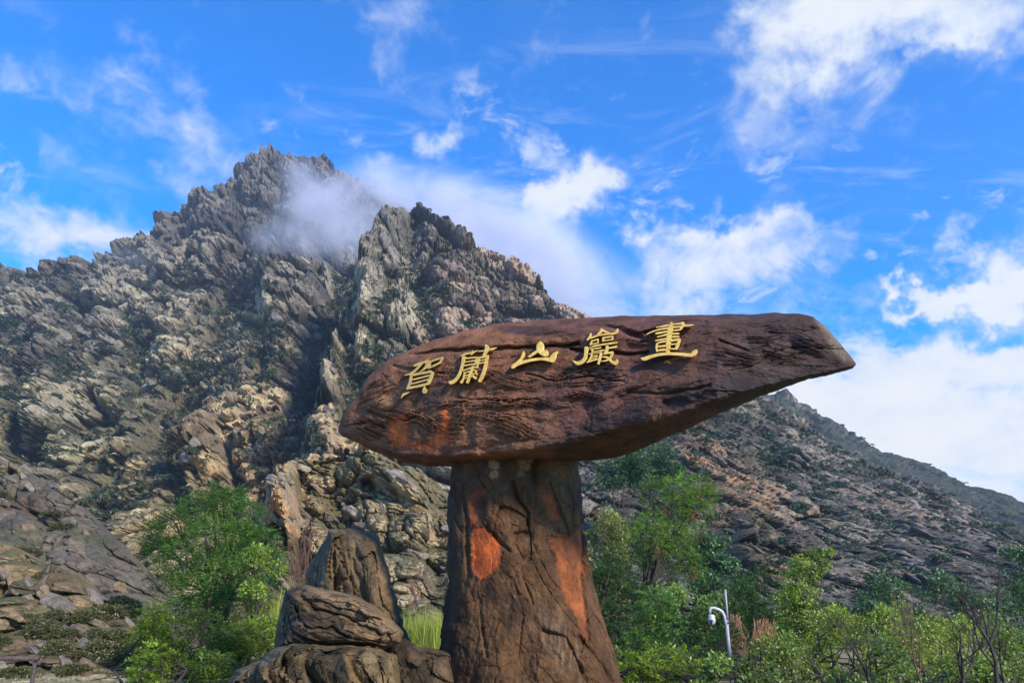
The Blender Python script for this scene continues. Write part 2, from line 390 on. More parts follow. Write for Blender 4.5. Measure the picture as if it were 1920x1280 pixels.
def macro_main(X, Y):
    s = np.zeros(X.shape)
    for p, w, a in gul_main: s += a * np.exp(-(pdist(p, X, Y) / w) ** 2)
    for p, w, a in but_main: s -= a * np.exp(-(pdist(p, X, Y) / w) ** 2)
    q = np.stack((X.ravel() / 95, Y.ravel() / 150, 0 * X.ravel()), 1)
    return s * 1.1 + .07 * fbm(q, 3, 5, ridged=True).reshape(X.shape)
def special_main(c, Q, px, py):
    warm = sstep(560, 800, py) * sstep(200, 520, px + .15 * py - 40) * (0.55 + .6 * fbm(Q / 30, 3, 77))
    c = mixc(c, c * np.array((1.30, 1.02, .72)), np.clip(warm, 0, 1))
    yel = sstep(600, 760, py) * (1 - sstep(300, 420, px)) * (.5 + .5 * fbm(Q / 22, 3, 78))
    c = mixc(c, c * np.array((1.12, 1.08, .80)), np.clip(yel, 0, 1))
    hi = 1 - sstep(390, 630, py); return mixc(c, c * np.array((.42, .42, .50)), hi)  # cloud shadow over the summit put into the rock colour
def veg_main(px, py):
    g = sum(np.exp(-(pdist(p, px, py) / (w * 1.1)) ** 2) for p, w, a in gul_main); return -.26 + .75 * np.clip(g, 0, 1) * sstep(430, 560, py)
def veg_crag(px, py):
    g = sum(np.exp(-(pdist(p, px, py) / w) ** 2) for p, w, a in gul_crag); return -.26 + .55 * np.clip(g, 0, 1)
rockA = [(.13, .12, .12), (.21, .19, .175), (.29, .26, .23), (.36, .33, .285), (.31, .275, .22), (.24, .22, .21)]
VEG = [(.030, .034, .018), (.075, .075, .040)]
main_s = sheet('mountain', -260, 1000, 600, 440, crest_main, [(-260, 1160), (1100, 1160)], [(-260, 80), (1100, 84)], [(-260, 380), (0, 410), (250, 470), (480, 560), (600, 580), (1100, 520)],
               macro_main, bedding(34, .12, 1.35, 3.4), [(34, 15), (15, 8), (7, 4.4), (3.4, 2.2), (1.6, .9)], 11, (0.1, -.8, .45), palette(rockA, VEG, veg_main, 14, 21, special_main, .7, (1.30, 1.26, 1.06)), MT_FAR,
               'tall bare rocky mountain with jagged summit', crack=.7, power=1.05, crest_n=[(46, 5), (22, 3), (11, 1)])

# --- nearer crag with the slanting bedding planes
crest_crag = [(520, 930), (560, 850), (585, 760), (612, 640), (640, 600), (660, 545), (672, 490), (680, 446), (690, 428), (706, 404), (716, 388), (740, 381), (762, 386), (792, 395), (850, 424), (900, 456), (945, 482), (960, 490), (1000, 512), (1020, 515), (1048, 548), (1085, 575), (1118, 588), (1180, 640), (1260, 690), (1330, 730)]
gul_crag = [([(775, 430), (770, 500), (800, 600), (830, 690), (850, 760)], 24, .12), ([(735, 520), (705, 600), (690, 700)], 18, .09), ([(650, 640), (660, 720), (640, 800)], 16, .08), ([(705, 470), (730, 560)], 14, .06), ([(880, 600), (900, 700)], 20, .05)]
but_crag = [([(740, 390), (700, 470), (690, 560)], 24, .07), ([(740, 560), (745, 650)], 20, .06), ([(620, 650), (615, 740), (600, 820)], 26, .07), ([(690, 640), (720, 720), (690, 800)], 24, .05), ([(850, 470), (960, 560), (1050, 600)], 60, .05)]
def macro_crag(X, Y):
    s = np.zeros(X.shape)
    for p, w, a in gul_crag: s += a * np.exp(-(pdist(p, X, Y) / w) ** 2)
    for p, w, a in but_crag: s -= a * np.exp(-(pdist(p, X, Y) / w) ** 2)
    q = np.stack((X.ravel() / 80, Y.ravel() / 120, 0 * X.ravel()), 1)
    return s + .045 * fbm(q, 3, 8, ridged=True).reshape(X.shape)
def special_crag(c, Q, px, py):
    pk = sstep(760, 860, px) * (1 - sstep(640, 760, py)); c = mixc(c, c * np.array((.95, .78, .78)), pk)
    warm = sstep(560, 720, py) * (1 - sstep(760, 860, px)) * (.6 + .5 * fbm(Q / 20, 3, 88)); c = mixc(c, c * np.array((1.28, 1.04, .76)), np.clip(warm, 0, 1))
    hi = (1 - sstep(430, 560, py)) * (1 - sstep(780, 880, px)); return mixc(c, c * np.array((.55, .55, .62)), hi)  # shaded upper left of the peak darkened in the rock colour
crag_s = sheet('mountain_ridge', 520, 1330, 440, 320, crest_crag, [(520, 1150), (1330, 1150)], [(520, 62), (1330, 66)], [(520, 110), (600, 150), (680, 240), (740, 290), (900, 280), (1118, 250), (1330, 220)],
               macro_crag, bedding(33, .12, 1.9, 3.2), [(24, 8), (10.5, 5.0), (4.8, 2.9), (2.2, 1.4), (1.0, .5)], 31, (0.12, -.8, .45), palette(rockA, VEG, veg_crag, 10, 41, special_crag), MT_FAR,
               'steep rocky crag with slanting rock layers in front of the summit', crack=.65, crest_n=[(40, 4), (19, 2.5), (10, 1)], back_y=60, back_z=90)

# --- farther ridge and the long slope on the right
crest_far = [(1330, 690), (1400, 715), (1440, 738), (1470, 734), (1500, 755), (1560, 790), (1602, 812), (1660, 842), (1760, 880), (1850, 914), (1920, 944), (2050, 1000), (2250, 1080)]
rockB = [(.11, .098, .092), (.17, .150, .135), (.225, .198, .175), (.275, .242, .21), (.21, .168, .13)]
VEG2 = [(.024, .032, .020), (.060, .066, .038)]
far_s = sheet('far_ridge', 1330, 2250, 360, 120, crest_far, [(1330, 1100), (2250, 1180)], [(1330, 220), (2250, 200)], [(1330, 520), (1600, 480), (1920, 400), (2250, 360)],
              None, bedding(30, .1, 2.2, 3.2), [(40, 8), (16, 5), (7, 2.8), (3.2, 1.3)], 51, (.1, -.7, .6), palette(rockB, VEG2, .34, 14, 61, None, .8, (.8, .78, .72)), MT_FAR, 'long far ridge darkened by scrub', crest_n=[(22, 3), (9, 2)], back_y=60, back_z=60)
crest_hill = [(1040, 690), (1100, 690), (1260, 700), (1380, 728), (1440, 752), (1500, 785), (1560, 826), (1640, 868), (1720, 905), (1800, 940), (1920, 990), (2050, 1050), (2250, 1130)]
def macro_hill(X, Y):
    s = .05 * np.exp(-(pdist([(1190, 840), (1250, 930), (1330, 1010), (1390, 1090)], X, Y) / 40) ** 2) - .05 * np.exp(-(pdist([(1290, 850), (1340, 900), (1410, 960), (1450, 1040)], X, Y) / 38) ** 2)
    s += .03 * np.exp(-(pdist([(1350, 1010), (1365, 1090)], X, Y) / 26) ** 2) - .06 * np.exp(-(pdist([(1410, 1020), (1420, 1090)], X, Y) / 22) ** 2)
    q = np.stack((X.ravel() / 110, Y.ravel() / 70, 0 * X.ravel()), 1); return s + .02 * fbm(q, 3, 18, ridged=True).reshape(X.shape)
def special_hill(c, Q, px, py):
    w = np.exp(-(pdist([(1300, 800), (1310, 870), (1420, 960), (1430, 1060)], px, py) / 60) ** 2) * (.8 + .7 * fbm(Q / 6, 3, 98))
    c = mixc(c, c * np.array((1.5, 1.05, .70)), np.clip(w, 0, 1))
    return mixc(c, c * np.array((1.0, .98, 1.04)), sstep(1500, 1700, px))
def veg_hill(px, py): return -.30 + .22 * (1 - sstep(0, 70, py - interp(crest_hill, px))) + .16 * np.exp(-((px - 1190) / 70) ** 2 - ((py - 900) / 90) ** 2) + .25 * sstep(1780, 1900, px) * np.exp(-((py - 1080) / 60) ** 2)
hill_s = sheet('hillside', 1040, 2150, 540, 265, crest_hill, [(1040, 1190), (2250, 1230)], [(1040, 46), (2250, 48)], [(1040, 190), (1440, 210), (1920, 150), (2250, 120)],
               macro_hill, bedding(33, .08, 1.8, 4.4), [(11, 3.2), (5, 2.2), (2.4, 1.3), (1.15, .7), (.58, .32)], 71, (.12, -.7, .6), palette(rockB, VEG2, veg_hill, 6, 81, special_hill, .8, (.96, .93, .85)), MT_MID,
               'scrubby hillside of slanting grey rock slabs', crack=.7, back_y=30, back_z=30)

# --- low cliffs behind the monument
crest_cliff = [(380, 1010), (440, 960), (488, 915), (505, 890), (520, 872), (560, 862), (600, 850), (640, 838), (690, 832), (740, 850), (790, 870), (840, 905), (900, 930), (980, 950), (1060, 985), (1140, 1040), (1200, 1100)]
def macro_cliff(X, Y):
    s = .06 * np.exp(-(pdist([(600, 900), (640, 960), (660, 1000)], X, Y) / 30) ** 2) + .05 * np.exp(-(pdist([(560, 880), (570, 960), (560, 1080)], X, Y) / 14) ** 2) + .05 * np.exp(-(pdist([(830, 900), (815, 1000), (820, 1100)], X, Y) / 22) ** 2)
    s -= .06 * np.exp(-(pdist([(530, 880), (528, 960), (530, 1060)], X, Y) / 22) ** 2) + .06 * np.exp(-(pdist([(690, 850), (760, 900), (790, 960)], X, Y) / 34) ** 2)
    s += .05 * np.exp(-(pdist([(690, 905), (780, 950)], X, Y) / 14) ** 2)
    return s
rockC = [(.15, .12, .09), (.24, .20, .15), (.32, .265, .19), (.38, .31, .22), (.30, .21, .135), (.22, .19, .16)]
def special_cliff(c, Q, px, py):
    w = np.exp(-((px - 520) / 30.) ** 2 - ((py - 985) / 40.) ** 2) + .8 * np.exp(-((px - 350) / 40.) ** 2 - ((py - 930) / 60.) ** 2); c = mixc(c, c * np.array((1.5, .95, .62)), np.clip(w, 0, 1))
    g = np.exp(-((px - 640) / 45.) ** 2 - ((py - 960) / 60.) ** 2) + np.exp(-((px - 835) / 25.) ** 2 - ((py - 950) / 80.) ** 2); return mixc(c, c * np.array((.62, .64, .66)), np.clip(g, 0, 1))  # shade in the cliff recesses put into the colour as darker rock
cliff_s = sheet('cliff', 380, 1200, 370, 200, crest_cliff, [(380, 1200), (1200, 1200)], [(380, 40), (800, 38), (1200, 42)], [(380, 52), (640, 56), (800, 54), (1200, 60)],
                macro_cliff, bedding(24, .10, 2.0, 2.4), [(6.0, 1.9), (2.6, 1.2), (1.2, .65), (.6, .34), (.3, .15)], 91, (.1, -.9, .3), palette(rockC, [(.05, .055, .02), (.11, .10, .045)], -.12, 3, 101, special_cliff, .8, (1.15, 1.08, .90)), MT_NEAR,
                'weathered tan cliff behind the rock sign', crack=.7, tilt=.5, dome=.6, back_y=14, back_z=6)

# --- the slab and the broken rocks on the left
crest_slab = [(-300, 760), (-100, 820), (0, 858), (40, 872), (70, 905), (110, 925), (150, 950), (190, 990), (240, 1040), (280, 1080), (310, 1110), (330, 1145), (348, 1172), (380, 1240)]
rockD = [(.075, .068, .066), (.115, .102, .094), (.16, .138, .118), (.20, .162, .122), (.15, .105, .082)]
def special_slab(c, Q, px, py):
    w = sstep(0, .5, fbm(Q / 5, 3, 118)) * (1 - sstep(60, 180, px)); return mixc(c, c * np.array((1.35, .98, .75)), np.clip(w, 0, 1))
slab_s = sheet('rock_slab', -300, 380, 230, 160, crest_slab, [(-300, 1230), (380, 1262)], [(-300, 33), (380, 33)], [(-300, 60), (0, 56), (340, 42), (380, 40)],
               None, bedding(38, -.1, 2.8, 2.6), [(7, 1.9), (3.0, 1.2), (1.35, .62), (.6, .28)], 111, (.3, -.8, .5), palette(rockD, [(.045, .052, .02), (.10, .10, .045)], -.35, 3.5, 121, special_slab, .5, (.92, .88, .76)), MT_NEAR,
               'smooth grey rock slab dipping towards the leafy tree', crack=.5, back_y=16, back_z=9)
crest_brk = [(-300, 960), (-100, 1000), (0, 1018), (40, 1030), (80, 1058), (120, 1066), (150, 1085), (165, 1105), (200, 1125), (235, 1145), (250, 1175), (262, 1205), (280, 1235), (310, 1262)]
rockE = [(.10, .075, .058), (.16, .122, .088), (.22, .17, .118), (.25, .20, .14), (.21, .13, .08), (.15, .125, .105)]
brk_s = sheet('rocky_bank', -300, 310, 260, 150, crest_brk, [(-300, 1262), (310, 1272)], [(-300, 21), (310, 23)], [(-300, 33), (0, 31), (310, 27)],
              None, bedding(31, .1, 1.9, 2.8), [(3.8, 2.0), (1.7, 1.0), (.8, .45), (.35, .18)], 131, (.2, -.8, .5), palette(rockE, [(.04, .05, .018), (.12, .115, .045)], -.22, 2.2, 141, None, .6, (1.0, .92, .78)), MT_NEAR,
              'broken brown rock bank with grassy ledges', crack=.6, back_y=9, back_z=5)

# --- ground: one sheet out under the mountains
def ground():
    x = np.sign(np.linspace(-1, 1, 170)) * np.abs(np.linspace(-1, 1, 170)) ** 2.6 * 760; y = -60 + (np.linspace(0, 1, 190) ** 2.4) * 800
    X, Y = np.meshgrid(x, y); P = np.stack((X.ravel(), Y.ravel(), 0 * X.ravel()), 1)
    z = .10 * fbm(P / 5, 4, 151) + .05 * fbm(P / 1.1, 3, 152)
    near = np.hypot(P[:, 0], P[:, 1]); P[:, 2] = z * sstep(2, 12, near) - .06
    g = np.array(((.30, .24, .15), (.16, .15, .055), (.22, .20, .085))); t = np.clip(.5 + .9 * fbm(P / 2.2, 4, 153), 0, 1)
    c = mixc(np.broadcast_to(g[0], P.shape), np.broadcast_to(g[2], P.shape), t); c = mixc(c, np.broadcast_to(g[1], P.shape), sstep(.0, .5, fbm(P / 6, 3, 154)))
    obj('ground', mesh_np('ground', P, grid_faces(len(y), len(x)), mat_terrain('dry_ground', 4.0, .08), True, c), kind='structure', label='dry stony ground with thin yellow grass')
ground()

# ------------------------------------------------------------------ loose rock pieces (parts of the slopes) and scrub
import bmesh
def ico(sub):
    bm = bmesh.new(); bmesh.ops.create_icosphere(bm, subdivisions=sub, radius=1.0)
    V = np.array([v.co[:] for v in bm.verts]); Fq = np.array([[v.index for v in f.verts] for f in bm.faces]); bm.free(); return V, Fq
ICO3 = ico(3); ICO4 = ico(4)
def rock_shape(seed, planes=14, dims=(1, .8, .55), rough=.10, base=ICO3, soft=16):
    rs = np.random.RandomState(seed); V, Fq = base
    n = rs.normal(size=(planes, 3)); n /= np.linalg.norm(n, axis=1)[:, None]; d = rs.uniform(.55, 1.0, planes)
    n = np.concatenate((n, np.array(((0, 0, 1.), (0, 0, -1.), (.2, 0, .98))))); d = np.concatenate((d, (.62, .7, .6)))
    dot = V @ n.T; r = np.where(dot > .05, d[None, :] / np.maximum(dot, .05), 9.0)
    r = np.minimum(-np.log(np.exp(-soft * np.minimum(r, 4)).sum(1)) / soft, 1.25)
    P = V * r[:, None]; P = P * (1 + rough * fbm(P * 2.2 + seed, 3, seed))[:, None] + 0
    lay = np.sin((P[:, 2] + .25 * P[:, 0]) * 15 + seed + 2 * vnoise(P * 2, seed)) * .018; P[:, :2] *= (1 + lay)[:, None]
    return P * np.array(dims), Fq
MR_FAR = mat_rockpiece('crag_block', 1.6, (.175, .148, .112)); MR_HILL = mat_rockpiece('hill_block', 1.6, (.12, .106, .092)); MR_NEAR = mat_rockpiece('cliff_block', 1.8, (.22, .16, .10))
def rock_set(name, mat, seed, dims, n=6):
    out = []
    for k in range(n):
        V, Fq = rock_shape(seed + k * 7, planes=9, dims=dims, soft=40); out.append(mesh_np(name, V, Fq, mat))
    return out
RS_FAR = rock_set('rock', MR_FAR, 200, (1, .8, .62)); RS_HILL = rock_set('rock', MR_HILL, 300, (1.2, .8, .38)); RS_NEAR = rock_set('rock', MR_NEAR, 400, (1.1, .8, .5))
def pick(s, rs, n, area, minpx, depth_bias=False):
    """random places on a slope inside pixel boxes"""
    out = []; nr, nc = s.PX.shape; tries = 0
    while len(out) < n and tries < n * 60:
        tries += 1; i, j = rs.randint(4, nr - 3), rs.randint(3, nc - 3); x, y = s.PX[i, j], s.PY[i, j]
        if area(x, y) and (not depth_bias or s.low[i, j] > rs.uniform(-1.2, 1.0)): out.append((i, j))
    return out
def scatter_rocks(s, meshes, n, area, sz, seed, dip=33, sink=.25):
    rs = np.random.RandomState(seed)
    for i, j in pick(s, rs, n, area, 8):
        p = s.g[i, j]; nm = s.n[i, j]; k = p[1] / F_PX; r = k * rs.uniform(*sz) * .5
        if nm[1] > 0: nm = -nm
        q = p + np.array((0, .15, -.1)) * r
        obj('rock', meshes[rs.randint(len(meshes))], s.o, loc=q, rot=(rs.uniform(-.25, .45), math.radians(dip) + rs.uniform(-.25, .25), rs.uniform(-.5, .5)), scale=np.array((1, 1, 1)) * r * rs.uniform(.8, 1.25, 3))
scatter_rocks(main_s, RS_FAR, 240, lambda x, y: -20 < x < 700 and 470 < y < 940 and not (x > 560 and y > 620), (12, 34), 501, 34)
scatter_rocks(crag_s, RS_FAR, 110, lambda x, y: 570 < x < 860 and 560 < y < 880, (10, 28), 502, 33)
scatter_rocks(hill_s, RS_HILL, 290, lambda x, y: 1110 < x < 1940 and y > 780 + max(0, (x - 1300)) * .36, (10, 34), 503, 27)
scatter_rocks(cliff_s, RS_NEAR, 60, lambda x, y: 480 < x < 850 and 850 < y < 1100, (14, 44), 504, 27)
scatter_rocks(slab_s, RS_NEAR, 10, lambda x, y: -20 < x < 330, (14, 40), 505, 36)
scatter_rocks(brk_s, RS_NEAR, 60, lambda x, y: -20 < x < 260, (16, 56), 506, 28)

def leaf_quads(C, A, B):
    """rhombus leaves: centre, half length vector, half width vector"""
    n = len(C); V = np.stack((C - A, C + B, C + A, C - B), 1).reshape(-1, 3); return V, np.arange(n * 4).reshape(n, 4)
def unit(v): return v / (np.linalg.norm(v, axis=-1, keepdims=True) + 1e-9)
def tuft(seed, n=220, leaf=.16):
    rs = np.random.RandomState(seed); d = unit(rs.normal(size=(n, 3))); d[:, 2] = np.abs(d[:, 2]) * .9 - .1
    lob = 1 + .28 * vnoise(d * 2.2 + seed, seed); C = d * (rs.uniform(.45, 1, n) ** .5 * lob)[:, None]; C[:, 2] *= .75
    A = unit(d + rs.normal(size=(n, 3)) * .7) * leaf * rs.uniform(.6, 1.3, (n, 1)); B = unit(np.cross(A, rs.normal(size=(n, 3)))) * leaf * .5
    V, Fq = leaf_quads(C, A, B); c = np.repeat(rs.uniform(.55, 1.45, (n, 1)), 4, 0) * np.array((1, 1, 1)); return V, Fq, c
ML_SCRUB = mat_leaf('scrub_leaf', (.050, .068, .026), trans=.15)
ML_SCRUB2 = mat_leaf('hill_scrub_leaf', (.042, .072, .034), trans=.15)
def scrub_meshes(mat, seed):
    r = []
    for k in range(4):
        V, Fq, c = tuft(seed + k, 320); r.append(mesh_np('scrub', V, Fq, mat, False, c))
    return r
def near_scrub(mat, seed):
    r = []
    for k in range(4):
        V, Fq, c = tuft(seed + k, 1500, .075); r.append(mesh_np('shrub', V, Fq, mat, False, c))
    return r
SC3 = near_scrub(mat_leaf('ledge_shrub_leaf', (.085, .085, .024), trans=.25), 640)
SC1 = scrub_meshes(ML_SCRUB, 600); SC2 = scrub_meshes(ML_SCRUB2, 620)
def scatter_scrub(s, meshes, n, area, sz, seed, label, group, big):
    rs = np.random.RandomState(seed); pl = pick(s, rs, n, area, 8, True); Vs, Fs, Cs, off = [], [], [], 0
    for q, (i, j) in enumerate(pl):
        r = s.g[i, j][1] / F_PX * rs.uniform(*sz) * .5; p = s.g[i, j] + np.array((.1, -.8, -.1)) * r
        if q < big: obj('shrub', meshes[rs.randint(4)], None, label, 'shrub', group, loc=p, rot=(0, 0, rs.uniform(0, 6.28)), scale=(r * 1.3 * rs.uniform(.8, 1.3), r * 1.2 * rs.uniform(.8, 1.3), r * rs.uniform(1.0, 1.5)))
        else:
            V, Fq, c = tuft(seed + q % 9, 48, .28); Vs.append(V * r * .62 * np.array((1.3, 1.2, 1)) + p); Fs.append(Fq + off); Cs.append(c); off += len(V)
    if Vs: obj('scrub', mesh_np('scrub', np.concatenate(Vs), np.concatenate(Fs), meshes[0].materials[0], False, np.concatenate(Cs)), None, 'low dark scrub dotted thinly over the ' + group.split(' on the ')[1], 'scrub', kind='stuff')
ok_main = lambda x, y: -20 < x < 700 and 500 < y < 960
scatter_scrub(main_s, SC1, 1300, ok_main, (10, 32), 701, 'dark green shrub rooted on the main mountain face', 'shrubs on the main mountain face', 95)
scatter_scrub(crag_s, SC1, 330, lambda x, y: 570 < x < 880 and 520 < y < 900, (9, 26), 702, 'dark green shrub rooted on the steep crag below the sharp peak', 'shrubs on the steep crag', 35)
scatter_scrub(hill_s, SC2, 900, lambda x, y: 1100 < x < 1940, (12, 36), 703, 'low dark shrub among the slanting slabs of the scrubby hillside', 'shrubs on the hillside of slabs', 95)
scatter_scrub(far_s, SC2, 500, lambda x, y: 1400 < x < 1980 and y < interp(crest_far, x) + 110, (7, 15), 704, 'x', 'scrub on the far ridge', 0)
scatter_scrub(slab_s, SC3, 16, lambda x, y: -20 < x < 150 and y > 900, (24, 60), 705, 'dark shrub growing in a crack of the smooth grey slab', 'shrubs on the grey slab', 16)
scatter_scrub(brk_s, SC3, 30, lambda x, y: -20 < x < 250, (20, 56), 706, 'olive shrub on a ledge of the broken brown bank', 'shrubs on the brown bank', 30)
def gully_scrub(s, gul, n, seed, what):
    rs = np.random.RandomState(seed); Vs, Fs, Cs, off = [], [], [], 0; tr = 0
    while len(Vs) < n and tr < n * 90:
        tr += 1; i, j = rs.randint(4, s.PX.shape[0] - 12), rs.randint(3, s.PX.shape[1] - 3); x, y = s.PX[i, j], s.PY[i, j]
        if min(float(pdist(p, np.array([x]), np.array([y]))[0]) / w for p, w, a in gul) > rs.uniform(.3, 1.2) or y < 500: continue
        r = s.g[i, j][1] / F_PX * rs.uniform(7, 15); V, Fq, c = tuft(seed + len(Vs) % 9, 55, .26); Vs.append(V * r * np.array((1.2, 1.1, 1)) + s.g[i, j] + np.array((0, -.5, 0)) * r); Fs.append(Fq + off); Cs.append(c); off += len(V)
    obj('scrub', mesh_np('scrub', np.concatenate(Vs), np.concatenate(Fs), ML_SCRUB, False, np.concatenate(Cs)), None, what, 'scrub', kind='stuff')
gully_scrub(main_s, gul_main, 420, 741, 'dark scrub filling the gullies of the main mountain')
gully_scrub(crag_s, gul_crag, 160, 742, 'dark scrub filling the clefts of the steep crag')
rs_ = np.random.RandomState(9)
for (px, py, r) in [(880, 440, 6), (895, 447, 5), (905, 452, 6), (920, 463, 5), (1000, 511, 5), (930, 468, 4), (1075, 561, 4), (862, 432, 4), (785, 393, 6), (805, 398, 5)]:
    p = crag_s.g[-1, int(np.argmin(abs(crag_s.PX[-1] - px)))]; r = r * p[1] / F_PX
    obj('shrub', SC1[rs_.randint(4)], None, 'tiny dark bush standing out on the skyline of the crag', 'shrub', 'bushes on the crag skyline', loc=p - np.array((0, 0, r * .3)), rot=(0, 0, rs_.uniform(0, 6)), scale=(r * 1.3, r * 1.3, r * 1.3))
for (px, py, r) in [(1597, 806, 6), (1575, 795, 4), (1525, 766, 3), (1620, 818, 4), (1640, 829, 4), (1673, 846, 4), (1898, 934, 3), (1740, 870, 3)]:
    p = far_s.g[-1, int(np.argmin(abs(far_s.PX[-1] - px)))]; r = r * p[1] / F_PX
    obj('shrub', SC2[rs_.randint(4)], None, 'tiny dark bush standing out on the skyline of the far ridge', 'shrub', 'bushes on the far ridge skyline', loc=p - np.array((0, 0, r * .3)), rot=(0, 0, rs_.uniform(0, 6)), scale=(r * 1.4, r * 1.4, r))
# ------------------------------------------------------------------ the rock sign: a long capstone on a pillar, gilded characters
def ell(px, py, cx, cy, rx, ry, rot=0.0, soft=.25):
    c, s = math.cos(rot), math.sin(rot); u = ((px - cx) * c + (py - cy) * s) / rx; v = (-(px - cx) * s + (py - cy) * c) / ry
    return 1 - sstep(1 - soft, 1 + soft, np.hypot(u, v))
def inpoly(poly, X, Y):
    p = np.array(poly, float); ins = np.zeros(X.shape, bool); j = len(p) - 1
    for i in range(len(p)):
        xi, yi, xj, yj = p[i, 0], p[i, 1], p[j, 0], p[j, 1]
        ins ^= ((yi > Y) != (yj > Y)) & (X < (xj - xi) * (Y - yi) / (yj - yi + 1e-9) + xi); j = i
    return ins
def polymask(poly, X, Y, soft):
    d = pdist(list(poly) + [poly[0]], X, Y); return sstep(-soft, soft, np.where(inpoly(poly, X, Y), d, -d))
def mat_sign():
    m, t, b, out = new_mat('painted_sign_rock'); pos = t.new('ShaderNodeNewGeometry').outputs['Position']
    n1 = t.noise(pos, 2.4, 6, .62); n2 = t.noise(pos, 17, 5, .65); n3 = t.noise(pos, 70, 3, .6)
    c = t.mix(.9, attr(t), t.mix(t.smooth(n1, .3, .7), rgb(.57, .55, .51), rgb(1.4, 1.35, 1.22)), 'MULTIPLY')
    c = t.mix(.8, c, t.mix(t.smooth(n2, .3, .7), rgb(.67, .66, .62), rgb(1.3, 1.28, 1.2)), 'MULTIPLY')
    c = t.mix(.5, c, t.mix(t.smooth(n3, .35, .65), rgb(.75, .75, .75), rgb(1.2, 1.2, 1.2)), 'MULTIPLY')
    n4 = t.noise(pos, 6.0, 8, .72); c = t.mix(t.smooth(n4, .58, .70, 0, .42), c, rgb(.16, .125, .105)); n5 = t.noise(pos, 130, 2, .5); c = t.mix(.55, c, t.mix(t.smooth(n5, .38, .62), rgb(.62, .62, .60), rgb(1.35, 1.33, 1.3)), 'MULTIPLY')
    t.put(b.inputs['Base Color'], c); t.put(b.inputs['Roughness'], t.smooth(n2, .3, .7, .72, .95)); b.inputs['Specular IOR Level'].default_value = .18
    bump(t, b, t.math('ADD', t.math('ADD', n2, t.math('MULTIPLY', n4, .8)), t.math('MULTIPLY', n3, .4)), .75, .035)
    return m
M_SIGN = mat_sign()
mon = obj('rock_sign', None, None, 'huge reddish-brown mushroom-shaped rock sign bearing five golden carved characters', 'rock sign')
TOPL = [(634, 806), (638, 790), (646, 770), (665, 745), (690, 706), (720, 681), (740, 669), (790, 646), (860, 622), (930, 608), (1000, 601), (1080, 596), (1160, 592), (1240, 591), (1320, 589), (1400, 590), (1440, 587), (1500, 587), (1525, 593), (1550, 613), (1575, 643), (1598, 671), (1605, 682)]
BOTL = [(634, 810), (640, 816), (660, 826), (700, 846), (760, 867), (800, 873), (850, 875), (900, 873), (1000, 868), (1090, 863), (1130, 861), (1180, 851), (1240, 824), (1300, 799), (1350, 776), (1400, 755), (1440, 738), (1500, 715), (1530, 709), (1560, 702), (1580, 696), (1598, 691), (1605, 684)]
LIPL = [(634, 809), (660, 810), (740, 848), (850, 850), (1000, 838), (1060, 822), (1150, 800), (1250, 778), (1330, 748), (1450, 716), (1560, 694), (1605, 683)]
def cap_axis(px): return interp_s([(560, 15.6), (634, 15.2), (850, 14.1), (960, 13.6), (1100, 13.0), (1300, 12.0), (1450, 11.3), (1620, 10.5)], px)
def cap_thick(px): return 1.65 * np.clip((px - 634) / 260, 0, 1) ** .55 * np.clip((1605 - px) / 260, 0, 1) ** .5 * (1 - .25 * sstep(1250, 1500, px))
def cap_front(px, py):
    tp, bt, lp = interp(TOPL, px), interp(BOTL, px), interp_s(LIPL, px); v = np.clip((py - tp) / np.maximum(bt - tp, .5), 0, 1); e = np.clip((lp - tp) / np.maximum(bt - tp, .5), .55, .97)
    a = np.clip(v / e, 0, 1); g1 = .55 * np.sqrt(np.clip(1 - (1 - np.minimum(a / .16, 1)) ** 2, 0, 1)) + .45 * np.sin(a * math.pi / 2) ** 1.2
    b = np.clip((v - e) / (1 - e), 0, 1); g = np.where(v <= e, g1, np.cos(b * math.pi / 2) ** .75)
    return cap_axis(px) - cap_thick(px) * g, v
FLAKES = [(845, 700, 46, 12, .15), (745, 776, 48, 14, .3), (795, 790, 40, 12, .4), (905, 756, 82, 12, -.05), (950, 712, 52, 14, .25), (1085, 712, 88, 13, .06), (1085, 697, 34, 8, .1), (1142, 695, 32, 9, .1), (1095, 741, 36, 8, .05), (1380, 668, 44, 16, .1), (1466, 664, 38, 18, .15), (1430, 636, 40, 7, -.05), (1518, 646, 30, 16, .45), (860, 800, 14, 34, .2), (978, 752, 60, 10, .1), (960, 800, 44, 20, .3), (700, 745, 34, 16, -.5), (930, 780, 60, 8, .0), (690, 800, 30, 20, .5), (1200, 640, 30, 8, .2)]
CRACKS = [([(736, 670), (790, 664), (850, 657), (900, 655), (960, 651), (1010, 653), (1060, 650), (1086, 645)], 3.2, .20), ([(1040, 605), (1090, 611), (1140, 612), (1172, 619), (1198, 628)], 5.5, .22), ([(1070, 655), (1100, 660), (1160, 663), (1190, 666), (1216, 662)], 3.4, .18), ([(1208, 622), (1260, 607), (1322, 600)], 3.4, .16), ([(740, 688), (790, 694), (832, 700)], 2.6, .10), ([(1350, 640), (1400, 655), (1440, 648)], 2.2, .08), ([(690, 770), (740, 788), (780, 782)], 2.4, .10), ([(640, 800), (690, 790), (720, 800)], 3, .10), ([(985, 700), (1040, 712), (1110, 708), (1170, 716)], 2.2, .07), ([(860, 745), (930, 752), (1010, 748)], 2, .07), ([(1180, 735), (1260, 738), (1330, 720)], 2.4, .07)]
